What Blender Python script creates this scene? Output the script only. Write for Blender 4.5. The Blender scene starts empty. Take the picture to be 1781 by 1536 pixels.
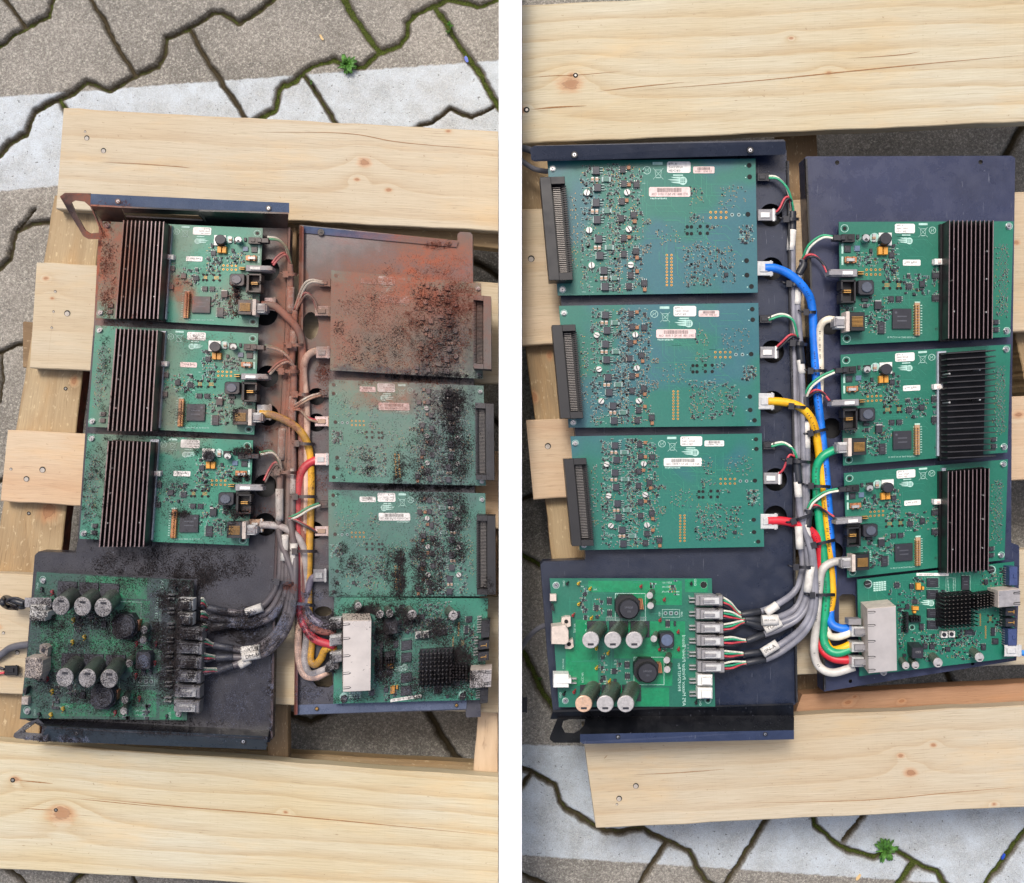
import bpy, math, random
import numpy as np
from mathutils import Vector, noise as mnoise
from mathutils.geometry import tessellate_polygon
R = random.Random(7)
# ------------------------------------------------------------------ camera, sky, sun
S = 0.0005            # metres per unit (a unit is half a millimetre)
D = 2000.0            # camera height above the pallet deck, in units
CX, CY = 890.5, 768.0
sc = bpy.context.scene
col = sc.collection
cam = bpy.data.cameras.new('camera'); camo = bpy.data.objects.new('camera', cam); col.objects.link(camo)
camo.location = (0, 0, D*S)
cam.sensor_fit = 'HORIZONTAL'; cam.angle = 2*math.atan(890.5/D)
cam.clip_start = 0.01; cam.clip_end = 200
sc.camera = camo
w = bpy.data.worlds.new('World'); sc.world = w; w.use_nodes = True
nt = w.node_tree; sky = nt.nodes.new('ShaderNodeTexSky'); sky.sky_type = 'NISHITA'; sky.sun_disc = False
SUN_EL, SUN_AZ = math.radians(62), math.radians(-20)
sky.sun_elevation = SUN_EL; sky.sun_rotation = SUN_AZ
sky.air_density = 1.0; sky.dust_density = 6.0; sky.ozone_density = 1.0
nt.links.new(sky.outputs[0], nt.nodes['Background'].inputs[0]); nt.nodes['Background'].inputs[1].default_value = 0.13
sl = bpy.data.lights.new('sun', 'SUN'); sl.energy = 1.5; sl.angle = math.radians(13); sl.color = (1, .965, .92)
so = bpy.data.objects.new('sun', sl); col.objects.link(so); so.location = (0, 0, 3)
sd = Vector((math.sin(SUN_AZ)*math.cos(SUN_EL), math.cos(SUN_AZ)*math.cos(SUN_EL), math.sin(SUN_EL)))
so.rotation_euler = sd.to_track_quat('Z', 'Y').to_euler()
sc.view_settings.view_transform = 'Standard'; sc.view_settings.look = 'None'
sc.view_settings.exposure = 0.38; sc.view_settings.gamma = 1
sc.render.engine = 'CYCLES'

# ------------------------------------------------------------------ geometry helpers
ZOFF = 0.0
def P(x, y, z=0.0):
    z = z+ZOFF; k = (D-z)/D
    return Vector(((x-CX)*k*S, -(y-CY)*k*S, z*S))
ORI = {}
def setprops(o, label=None, cat=None, group=None, kind=None):
    if label: o['label'] = label
    if cat: o['category'] = cat
    if group: o['group'] = group
    if kind: o['kind'] = kind
    return o
def empty(name, loc, label, cat, group=None):
    o = bpy.data.objects.new(name, None); col.objects.link(o); o.location = loc; o.empty_display_size = .02
    ORI[o.name] = Vector(loc); return setprops(o, label, cat, group)
class MB:
    def __init__(s): s.v = []; s.f = []; s.m = []; s.sm = []; s.uv = None
    def face(s, idx, m=0, sm=False): s.f.append(tuple(idx)); s.m.append(m); s.sm.append(sm)
    def poly(s, pts, m=0):
        b = len(s.v); s.v += [tuple(p) for p in pts]; s.face(range(b, b+len(pts)), m)
    def rings(s, rings, m=0, sm=False, cap0=True, cap1=True, mtop=None):
        n = len(rings[0]); b = len(s.v)
        for r in rings: s.v += [tuple(p) for p in r]
        for k in range(len(rings)-1):
            for i in range(n):
                j = (i+1) % n
                s.face((b+k*n+i, b+k*n+j, b+(k+1)*n+j, b+(k+1)*n+i), m, sm)
        if cap0: s.face([b+i for i in range(n)][::-1], m)
        if cap1: s.face([b+(len(rings)-1)*n+i for i in range(n)], m if mtop is None else mtop)
    def tube(s, pts, r, m=0, n=8, cap=True):
        pts = [Vector(p) for p in pts]; rs = []
        up = Vector((0, 0, 1))
        for i, p in enumerate(pts):
            a = pts[max(i-1, 0)]; c = pts[min(i+1, len(pts)-1)]; t = (c-a)
            if t.length < 1e-9: t = Vector((1, 0, 0))
            t.normalize(); q = up if abs(t.dot(up)) < .97 else Vector((1, 0, 0))
            e1 = t.cross(q).normalized(); e2 = e1.cross(t)
            rr = r[i] if isinstance(r, (list, tuple)) else r
            rs.append([p+(e1*math.cos(2*math.pi*k/n)+e2*math.sin(2*math.pi*k/n))*rr for k in range(n)])
        s.rings(rs, m, True, cap, cap)
    def wbox(s, c, d, m=0, rot=0.0):
        c = Vector(c); ca, sa = math.cos(rot), math.sin(rot); q = []
        for (x, y) in ((-1, -1), (1, -1), (1, 1), (-1, 1)):
            X, Y = x*d[0]/2, y*d[1]/2; q.append((c.x+X*ca-Y*sa, c.y+X*sa+Y*ca))
        s.rings([[(a, b, c.z-d[2]/2) for a, b in q], [(a, b, c.z+d[2]/2) for a, b in q]], m)
    def build(s, name, mats, parent=None, **kw):
        me = bpy.data.meshes.new(name)
        if not s.v: s.v = [(0, 0, 0)]
        V = np.array(s.v, dtype=float); c = (V.min(0)+V.max(0))/2; c[2] = V[:, 2].min()
        me.from_pydata((V-c).tolist(), [], s.f)
        if not isinstance(mats, (list, tuple)): mats = [mats]
        for m in mats: me.materials.append(m)
        me.polygons.foreach_set('material_index', s.m); me.polygons.foreach_set('use_smooth', s.sm)
        if s.uv is not None:
            ul = me.uv_layers.new(name='UVMap'); vi = np.empty(len(me.loops), dtype=int); me.loops.foreach_get('vertex_index', vi)
            ul.data.foreach_set('uv', np.array(s.uv)[vi].ravel())
        me.update()
        o = bpy.data.objects.new(name, me); col.objects.link(o)
        cw = Vector(c); ORI[o.name] = cw
        if parent is not None:
            o.parent = parent; o.location = cw-ORI[parent.name]
        else: o.location = cw
        return setprops(o, **kw)
def lerp(a, b, t): return a+(b-a)*t
def smooth(pts, k=6):
    pts = [Vector(p) for p in pts]
    if len(pts) < 3: return [pts[0].lerp(pts[-1], i/4) for i in range(5)]
    q = [2*pts[0]-pts[1]]+pts+[2*pts[-1]-pts[-2]]; out = []
    for i in range(1, len(q)-2):
        for j in range(k):
            t = j/k; a, b, c, d = q[i-1], q[i], q[i+1], q[i+2]
            out.append(.5*((2*b)+(c-a)*t+(2*a-5*b+4*c-d)*t*t+(3*b-a-3*c+d)*t*t*t))
    out.append(q[-2]); return out
def sheet(mb, outer, holes, z0, z1, m=0, zf=None):
    """plate between heights z0 and z1 with real openings; points are plan positions"""
    loops = [outer]+list(holes); top = []; 
    g0 = [[P(x, y, z0) for x, y in l] for l in loops]; g1 = [[Vector((a.x, a.y, (z1+ZOFF)*S)) for a in l] for l in g0]
    tri = tessellate_polygon([[Vector((p.x*1000, p.y*1000, 0)) for p in l] for l in g1])
    b = len(mb.v); n = sum(len(l) for l in loops)
    for g in (g1, g0):
        for l in g: mb.v += [tuple(p) for p in l]
    fl = [p for l in g1 for p in l]
    for t in tri:
        a, bb, c = (fl[i] for i in t)
        if (bb-a).cross(c-a).z < 0: t = (t[0], t[2], t[1])
        mb.face([b+i for i in t], m); mb.face([b+n+i for i in t][::-1], m)
    k = 0
    for l in loops:
        for i in range(len(l)):
            j = (i+1) % len(l); mb.face((b+k+i, b+k+j, b+n+k+j, b+n+k+i), m)
        k += len(l)
    n = len(outer); cx = sum(p[0] for p in outer)/n; cy = sum(p[1] for p in outer)/n
    for i in range(n):      # turned down edge
        a, c = g0[0][i], g0[0][(i+1) % n]; t = (c-a); 
        if t.length < 1e-6: continue
        q = Vector((t.y, -t.x, 0)).normalized()*1.5*S
        if q.dot(Vector((a.x, a.y, 0))-P(cx, cy, 0).xy.to_3d()) > 0: q = -q
        dz = Vector((0, 0, 38*S)); mb.rings([[a-dz, c-dz, c+q-dz, a+q-dz], [a, c, c+q, a+q]], m)
def circ(x, y, r, n=24, ry=None): return [(x+r*math.cos(2*math.pi*i/n), y+(ry or r)*math.sin(2*math.pi*i/n)) for i in range(n)]
TXT = {}
def glyphs(s):
    if s in TXT: return TXT[s]
    cu = bpy.data.curves.new('t', 'FONT'); cu.body = s; cu.resolution_u = 2
    o = bpy.data.objects.new('t', cu); me = bpy.data.meshes.new_from_object(o)
    r = ([(v.co.x, v.co.y) for v in me.vertices], [tuple(p.vertices) for p in me.polygons])
    bpy.data.objects.remove(o); bpy.data.meshes.remove(me); bpy.data.curves.remove(cu)
    if r[0]:
        mx = max(v[0] for v in r[0]); r = ([(a, b) for a, b in r[0]], r[1], mx)
    else: r = ([], [], 1)
    TXT[s] = r; return r

# ------------------------------------------------------------------ materials
def lin(c): return tuple(((v/255)/12.92 if v/255 <= .04045 else ((v/255+.055)/1.055)**2.4) for v in c)+(1,)
def N(t, ty, **kw):
    n = t.nodes.new(ty)
    for k, v in kw.items(): setattr(n, k, v)
    return n
def setin(t, n, k, v):
    if isinstance(v, bpy.types.NodeSocket): t.links.new(v, n.inputs[k])
    elif v is not None: n.inputs[k].default_value = v
def M(t, op, a, b=None, c=None, clamp=False):
    n = N(t, 'ShaderNodeMath', operation=op, use_clamp=clamp); setin(t, n, 0, a); setin(t, n, 1, b); setin(t, n, 2, c); return n.outputs[0]
def VM(t, op, a, b=None):
    n = N(t, 'ShaderNodeVectorMath', operation=op); setin(t, n, 0, a); setin(t, n, 1, b); return n
def MIX(t, f, a, b, bt='MIX'):
    n = N(t, 'ShaderNodeMix', data_type='RGBA', blend_type=bt); setin(t, n, 0, f); setin(t, n, 6, a); setin(t, n, 7, b); return n.outputs[2]
def NOI(t, vec, scale, detail=3, rough=.5, dist=0):
    n = N(t, 'ShaderNodeTexNoise'); setin(t, n, 'Vector', vec); n.inputs['Scale'].default_value = scale; n.inputs['Detail'].default_value = detail
    n.inputs['Roughness'].default_value = rough; n.inputs['Distortion'].default_value = dist; return n.outputs['Fac']
def MR(t, v, a, b, c=0, d=1, sm=False):
    n = N(t, 'ShaderNodeMapRange', clamp=True); 
    if sm: n.interpolation_type = 'SMOOTHSTEP'
    setin(t, n, 0, v); n.inputs[1].default_value = a; n.inputs[2].default_value = b; n.inputs[3].default_value = c; n.inputs[4].default_value = d; return n.outputs[0]
# settled rust and soot of the left unit: (x, y, rx, ry, strength)
RUST = [(690, 562, 250, 160, 1), (760, 440, 130, 60, .95), (640, 470, 120, 80, .5), (526, 470, 14, 160, 1), (700, 690, 170, 60, .35), (188, 465, 34, 120, .9), (240, 470, 70, 120, .95), (232, 760, 60, 200, .45),
        (335, 520, 30, 50, .75), (330, 435, 32, 45, .4), (305, 618, 60, 45, .4), (316, 712, 28, 55, .6), (510, 640, 40, 330, 1), (150, 345, 70, 30, .9), (200, 372, 50, 18, .9),
        (690, 700, 110, 26, .7), (565, 680, 30, 60, .6), (420, 530, 90, 40, .4), (440, 620, 50, 30, .4), (420, 720, 60, 40, .35), (325, 772, 60, 16, .5), (560, 900, 50, 80, .4), (480, 500, 40, 160, .35), (640, 900, 200, 200, .14), (640, 740, 160, 110, .3)]
SOOT = [(180, 1130, 240, 190, .9), (120, 1120, 60, 160, .8), (330, 1100, 120, 160, 1.2), (335, 1110, 50, 120, 1.9), (400, 1180, 130, 130, .35), (350, 985, 260, 60, .4), (700, 1130, 190, 110, .7), (790, 740, 70, 260, .7), (540, 1150, 50, 100, .8),
        (160, 860, 46, 110, .6), (310, 850, 60, 90, .4), (500, 1060, 60, 90, .6), (700, 960, 160, 90, .35), (560, 1010, 60, 60, .6), (690, 650, 160, 12, .8), (690, 845, 160, 12, .8), (420, 915, 40, 40, .5)]
def dust_group():
    g = bpy.data.node_groups.new('settled_dust', 'ShaderNodeTree')
    g.interface.new_socket('Color', in_out='INPUT', socket_type='NodeSocketColor')
    g.interface.new_socket('Color', in_out='OUTPUT', socket_type='NodeSocketColor')
    g.interface.new_socket('Mask', in_out='OUTPUT', socket_type='NodeSocketFloat')
    gi = g.nodes.new('NodeGroupInput'); go = g.nodes.new('NodeGroupOutput')
    geo = N(g, 'ShaderNodeNewGeometry'); pos = VM(g, 'MULTIPLY', geo.outputs['Position'], (1/S, -1/S, 0)).outputs[0]
    pos = VM(g, 'ADD', pos, (CX, CY, 0)).outputs[0]
    nz = N(g, 'ShaderNodeSeparateXYZ'); g.links.new(geo.outputs['Normal'], nz.inputs[0])
    upf = MR(g, nz.outputs[2], .1, .9, .45, 1)
    wob = N(g, 'ShaderNodeTexNoise'); wob.inputs['Scale'].default_value = .02; g.links.new(pos, wob.inputs['Vector']); wob.inputs['Detail'].default_value = 3
    wv = VM(g, 'MULTIPLY', VM(g, 'SUBTRACT', wob.outputs['Color'], (.5, .5, 0)).outputs[0], (70, 70, 0)).outputs[0]
    pw = VM(g, 'ADD', pos, wv).outputs[0]
    def field(L):
        acc = None
        for (x, y, a, b, s) in L:
            d = VM(g, 'LENGTH', VM(g, 'MULTIPLY', VM(g, 'SUBTRACT', pw, (x, y, 0)).outputs[0], (1/a, 1/b, 0)).outputs[0]).outputs['Value']
            f = MR(g, d, 1.25, .35, 0, s, True); acc = f if acc is None else M(g, 'MAXIMUM', acc, f)
        return acc
    fine = NOI(g, pos, .45, 4, .7); mid = NOI(g, pos, .06, 4, .6)
    ru = field(RUST); so_ = field(SOOT)
    rm = M(g, 'MULTIPLY', M(g, 'MULTIPLY', ru, upf), MR(g, M(g, 'ADD', M(g, 'MULTIPLY', fine, .6), M(g, 'MULTIPLY', mid, .6)), .34, .66, .5, 1.15), clamp=True)
    sm = M(g, 'MULTIPLY', M(g, 'MULTIPLY', so_, upf), MR(g, M(g, 'ADD', M(g, 'MULTIPLY', fine, .8), M(g, 'MULTIPLY', mid, .5)), .50, .72, .2, 1), clamp=True)
    hue = MIX(g, MR(g, mid, .34, .54), lin((128, 90, 74)), lin((112, 98, 88)))
    ora = field([(765, 495, 140, 80, 1), (690, 510, 140, 80, .6), (232, 470, 60, 110, .6), (600, 600, 40, 60, .5), (520, 520, 10, 200, .6), (188, 465, 30, 120, 1), (150, 350, 80, 40, .9), (215, 372, 60, 20, .9), (335, 520, 30, 50, 1), (516, 620, 24, 240, .75), (640, 420, 120, 16, .8), (670, 690, 90, 30, .7), (562, 690, 20, 30, .9)])
    hue = MIX(g, M(g, 'MULTIPLY', ora, MR(g, M(g, 'ADD', M(g, 'MULTIPLY', mid, .6), M(g, 'MULTIPLY', fine, .5)), .42, .62)), hue, lin((150, 86, 64)))
    c1 = MIX(g, M(g, 'MULTIPLY', rm, .97), gi.outputs[0], hue)
    sp = M(g, 'MULTIPLY', M(g, 'GREATER_THAN', NOI(g, pos, 1.0, 2, .6), .66), .55)
    c2 = MIX(g, M(g, 'MULTIPLY', sp, MR(g, M(g, 'ADD', ru, so_), 0, 1, .25, 1)), c1, lin((58, 36, 32)))
    c3 = MIX(g, M(g, 'MULTIPLY', sm, .92), c2, MIX(g, MR(g, fine, .4, .6), lin((30, 29, 34)), lin((68, 69, 80))))
    g.links.new(c3, go.inputs[0]); g.links.new(M(g, 'MAXIMUM', rm, sm), go.inputs[1])
    return g
DG = None
MC = {}
def mat(key, rgb, rough=.5, metal=0, var=.08, scale=300, bump=0.0, dusty=False, trans=0.0, coat=0, spec=.5, alpha=1):
    """plain painted / moulded / metal surface with slight colour variation; dusty = the soiled left unit"""
    global DG
    k = key+('_d' if dusty else '')
    if k in MC: return MC[k]
    m = bpy.data.materials.new(k); m.use_nodes = True; t = m.node_tree; b = t.nodes['Principled BSDF']
    geo = N(t, 'ShaderNodeNewGeometry'); n = NOI(t, geo.outputs['Position'], scale, 4, .6)
    c = lin(rgb); lo = tuple(v*(1-var*2) for v in c[:3])+(1,); hi = tuple(min(1, v*(1+var*2)) for v in c[:3])+(1,)
    cs = MIX(t, MR(t, n, .3, .7), lo, hi)
    rs = MR(t, NOI(t, geo.outputs['Position'], scale*.3, 3), .3, .7, max(.03, rough-.08), min(1, rough+.08))
    if dusty:
        if DG is None: DG = dust_group()
        gn = N(t, 'ShaderNodeGroup'); gn.node_tree = DG; t.links.new(cs, gn.inputs[0]); cs = gn.outputs[0]
        rs = M(t, 'MAXIMUM', rs, M(t, 'MULTIPLY', gn.outputs[1], .95)); 
        if metal: t.links.new(M(t, 'MULTIPLY', M(t, 'SUBTRACT', 1, gn.outputs[1], clamp=True), metal), b.inputs['Metallic'])
    elif metal: b.inputs['Metallic'].default_value = metal
    t.links.new(cs, b.inputs['Base Color']); t.links.new(rs, b.inputs['Roughness'])
    b.inputs['Specular IOR Level'].default_value = spec
    if trans: b.inputs['Transmission Weight'].default_value = trans
    if coat: b.inputs['Coat Weight'].default_value = coat; b.inputs['Coat Roughness'].default_value = .15
    if alpha < 1: b.inputs['Alpha'].default_value = alpha
    if bump:
        bn = N(t, 'ShaderNodeBump'); bn.inputs['Strength'].default_value = bump; bn.inputs['Distance'].default_value = .0006
        t.links.new(NOI(t, geo.outputs['Position'], scale*4, 3), bn.inputs['Height']); t.links.new(bn.outputs[0], b.inputs['Normal'])
    MC[k] = m; return m
DEFS = {
 'black': ((19, 19, 23), .45), 'ic': ((34, 35, 43), .45), 'silver': ((190, 190, 192), .3, .9), 'tin': ((176, 176, 174), .38, .55), 'gold': ((196, 150, 82), .4, .5), 'copper': ((176, 120, 84), .4, .5),
 'white': ((222, 220, 214), .5), 'sticker': ((228, 224, 218), .6), 'pink': ((222, 196, 190), .6), 'ink': ((48, 46, 50), .7), 'silk': ((168, 204, 192), .6), 'orange': ((205, 142, 48), .45), 'tan': ((168, 138, 112), .5),
 'grey_plastic': ((134, 132, 134), .45), 'beige': ((196, 182, 170), .45), 'hole': ((14, 16, 16), .8), 'navy': ((52, 66, 108), .45), 'yellowtp': ((205, 170, 40), .4), 'redtp': ((160, 44, 48), .4), 'capside': ((74, 84, 72), .3),
 'fin': ((26, 22, 26), .4, .4), 'fintop_lit': ((132, 112, 114), .4, .35), 'finblack': ((22, 21, 24), .38, .3), 'strip': ((176, 182, 192), .35, .5), 'green2': ((20, 124, 82), .3), 'trace': ((48, 132, 108), .35), 'pad': ((150, 190, 180), .4),
 'clear': ((190, 190, 188), .2), 'wred': ((190, 66, 76), .45), 'wgreen': ((46, 150, 108), .45), 'wwhite': ((214, 212, 196), .45), 'wblack': ((34, 34, 40), .45), 'sheathgrey': ((112, 112, 118), .5), 'nail': ((150, 146, 140), .4, .8)}
def mt(k, dusty=False, **kw):
    d = DEFS[k]; return mat(k, d[0], d[1], d[2] if len(d) > 2 else 0, dusty=dusty, **kw)
def board_mat(key, rgb, rgb2, dusty):
    if key in MC: return MC[key]
    global DG
    m = bpy.data.materials.new(key); m.use_nodes = True; t = m.node_tree; b = t.nodes['Principled BSDF']
    geo = N(t, 'ShaderNodeNewGeometry'); n = NOI(t, geo.outputs['Position'], 14, 2, .5)
    cs = MIX(t, MR(t, n, .47, .55), lin(rgb), lin(rgb2))
    weave = N(t, 'ShaderNodeTexVoronoi', feature='DISTANCE_TO_EDGE'); weave.inputs['Scale'].default_value = 260; t.links.new(geo.outputs['Position'], weave.inputs['Vector'])
    cs = MIX(t, MR(t, weave.outputs['Distance'], 0, .12, .04, 0), cs, lin((90, 170, 140)))
    cs = MIX(t, MR(t, NOI(t, geo.outputs['Position'], 900, 3, .6), .3, .7, 0, .18), cs, lin((20, 60, 50)))
    rs = MR(t, NOI(t, geo.outputs['Position'], 30, 3), .3, .7, .28, .42)
    if dusty:
        if DG is None: DG = dust_group()
        gn = N(t, 'ShaderNodeGroup'); gn.node_tree = DG; t.links.new(cs, gn.inputs[0]); cs = gn.outputs[0]; rs = M(t, 'MAXIMUM', rs, gn.outputs[1])
    t.links.new(cs, b.inputs['Base Color']); t.links.new(rs, b.inputs['Roughness'])
    MC[key] = m; return m
def plate_mat(key, rgb, dusty, specks=0):
    if key in MC: return MC[key]
    global DG
    m = bpy.data.materials.new(key); m.use_nodes = True; t = m.node_tree; b = t.nodes['Principled BSDF']
    geo = N(t, 'ShaderNodeNewGeometry'); p = geo.outputs['Position']
    cs = MIX(t, MR(t, NOI(t, p, 12, 5, .6), .35, .65), lin(rgb), lin(tuple(int(v*.82) for v in rgb)))
    cs = MIX(t, MR(t, NOI(t, p, 1400, 2), .4, .7, 0, .25), cs, lin(tuple(min(255, int(v*1.35)) for v in rgb)))
    st = VM(t, 'MULTIPLY', p, (1, .06, 1)).outputs[0]
    scr = MR(t, NOI(t, st, 900, 2, .5, .4), .70, .74, 0, .35)
    sp = MR(t, NOI(t, p, 420, 2, .5), .76, .79, 0, .7)
    cs = MIX(t, M(t, 'MAXIMUM', scr, sp), cs, lin((120, 124, 136)))
    rs = M(t, 'ADD', MR(t, NOI(t, p, 9, 5, .65), .35, .65, .16, .42), MR(t, NOI(t, p, 60, 4, .7), .45, .7, 0, .22))
    cs = MIX(t, MR(t, NOI(t, p, 30, 6, .75), .42, .85, 0, .35), cs, lin(tuple(min(255, int(v*1.25+8)) for v in rgb)))
    if dusty:
        if DG is None: DG = dust_group()
        gn = N(t, 'ShaderNodeGroup'); gn.node_tree = DG; t.links.new(cs, gn.inputs[0]); cs = gn.outputs[0]; rs = M(t, 'MAXIMUM', rs, gn.outputs[1])
    t.links.new(cs, b.inputs['Base Color']); t.links.new(rs, b.inputs['Roughness'])
    bn = N(t, 'ShaderNodeBump'); bn.inputs['Strength'].default_value = .25; bn.inputs['Distance'].default_value = .0004
    t.links.new(NOI(t, p, 1500, 3), bn.inputs['Height']); t.links.new(bn.outputs[0], b.inputs['Normal'])
    MC[key] = m; return m
def wood_mat(key, a, b_, c, knots=(), seed=0., ring=26., rough_sawn=False, contrast=.55, wav_=1.3):
    """softwood: UV.x runs along the grain, UV.y across it, both in metres; knots = (u, v, size)"""
    m = bpy.data.materials.new(key); m.use_nodes = True; t = m.node_tree; b = t.nodes['Principled BSDF']
    uv = N(t, 'ShaderNodeUVMap').outputs[0]
    sep = N(t, 'ShaderNodeSeparateXYZ'); t.links.new(uv, sep.inputs[0]); U, Vv = sep.outputs[0], sep.outputs[1]
    low = NOI(t, VM(t, 'ADD', VM(t, 'MULTIPLY', uv, (1.6, 9, 1)).outputs[0], (seed, seed*2, seed)).outputs[0], 1.6, 3, .5)
    wig0 = NOI(t, VM(t, 'MULTIPLY', uv, (60, 240, 1)).outputs[0], 1, 3, .6)
    fieldv = M(t, 'ADD', M(t, 'MULTIPLY', Vv, ring), M(t, 'MULTIPLY', low, wav_)); kd = None
    for (u, v, r) in knots:
        r = r*.78; d = VM(t, 'LENGTH', VM(t, 'MULTIPLY', VM(t, 'SUBTRACT', uv, (u, v, 0)).outputs[0], (1/(r*1.5), 1/r, 0)).outputs[0]).outputs['Value']
        sg = M(t, 'DIVIDE', 1.0, M(t, 'ADD', 1.0, M(t, 'MULTIPLY', M(t, 'MULTIPLY', d, d), .35)))
        fieldv = M(t, 'ADD', fieldv, M(t, 'MULTIPLY', sg, 1.1)); k = MR(t, M(t, 'ADD', d, M(t, 'MULTIPLY', M(t, 'SUBTRACT', wig0, .5), 1.1)), 1.2, .2, 0, 1, True); kd = k if kd is None else M(t, 'MAXIMUM', kd, k)
    wig = NOI(t, VM(t, 'MULTIPLY', uv, (14, 160, 1)).outputs[0], 1, 3, .6)
    fr = M(t, 'FRACT', M(t, 'ADD', fieldv, M(t, 'MULTIPLY', wig, .35)))
    late = M(t, 'MULTIPLY', MR(t, fr, .45, .93, 0, 1), MR(t, fr, .93, 1.0, 1, 0))
    fib = NOI(t, VM(t, 'MULTIPLY', uv, (22, 900, 1)).outputs[0], 1, 4, .65)
    blo = NOI(t, VM(t, 'ADD', VM(t, 'MULTIPLY', uv, (5, 16, 1)).outputs[0], (seed, 0, 0)).outputs[0], 1, 3, .5)
    cs = MIX(t, MR(t, blo, .35, .65), lin(a), lin(b_))
    cs = MIX(t, M(t, 'MULTIPLY', M(t, 'MULTIPLY', late, contrast), MR(t, NOI(t, VM(t, 'MULTIPLY', uv, (6, 60, 1)).outputs[0], 1, 3, .6), .3, .65, .35, 1.15)), cs, lin(c))
    cs = MIX(t, MR(t, fib, .35, .75, 0, .35), cs, lin(tuple(int(v*.82) for v in c)))
    saw = NOI(t, VM(t, 'MULTIPLY', uv, (520, 7, 1)).outputs[0], 1, 3, .6); cs = MIX(t, MR(t, saw, .56, .76, 0, .05), cs, lin(tuple(int(v*.7) for v in c)))
    blu = NOI(t, VM(t, 'ADD', VM(t, 'MULTIPLY', uv, (9, 34, 1)).outputs[0], (seed*3, 4, 0)).outputs[0], 1, 4, .65); cs = MIX(t, MR(t, blu, .54, .72, 0, .4), cs, lin((tuple(int(v*k_) for v, k_ in zip(a, (1.04, .93, .78))))))
    sd_ = NOI(t, VM(t, 'MULTIPLY', uv, (240, 300, 1)).outputs[0], 1, 3, .6); cs = MIX(t, MR(t, sd_, .68, .73, 0, .5), cs, lin((128, 98, 70)))
    stk = NOI(t, VM(t, 'MULTIPLY', uv, (36, 1400, 1)).outputs[0], 1, 3, .7); cs = MIX(t, MR(t, stk, .58, .72, 0, .6), cs, lin(tuple(int(v*.72) for v in c)))
    pits = M(t, 'MULTIPLY', MR(t, NOI(t, VM(t, 'MULTIPLY', uv, (110, 420, 1)).outputs[0], 1, 2), .74, .78), .45)
    cs = MIX(t, pits, cs, lin((120, 84, 54)))
    if rough_sawn:
        ch = MR(t, NOI(t, VM(t, 'MULTIPLY', uv, (160, 330, 1)).outputs[0], 1, 3, .6), .6, .68, 0, .5); cs = MIX(t, ch, cs, lin((206, 186, 150)))
        dk = MR(t, NOI(t, VM(t, 'MULTIPLY', uv, (8, 20, 1)).outputs[0], 1, 4, .6), .55, .75, 0, .6); cs = MIX(t, dk, cs, lin((118, 88, 58)))
    if kd is not None:
        kr = M(t, 'SINE', M(t, 'MULTIPLY', M(t, 'ADD', kd, M(t, 'MULTIPLY', blo, .3)), 26)); rr = MIX(t, MR(t, M(t, 'ADD', kd, M(t, 'MULTIPLY', kr, .12)), .6, 1.15), lin((186, 134, 92)), lin((112, 62, 36))); cs = MIX(t, M(t, 'MULTIPLY', kd, .8), cs, rr)
    t.links.new(cs, b.inputs['Base Color']); b.inputs['Roughness'].default_value = .62; b.inputs['Specular IOR Level'].default_value = .3
    bn = N(t, 'ShaderNodeBump'); bn.inputs['Strength'].default_value = .35; bn.inputs['Distance'].default_value = .0008
    t.links.new(M(t, 'ADD', fib, M(t, 'MULTIPLY', late, .4)), bn.inputs['Height']); t.links.new(bn.outputs[0], b.inputs['Normal'])
    return m

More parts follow.
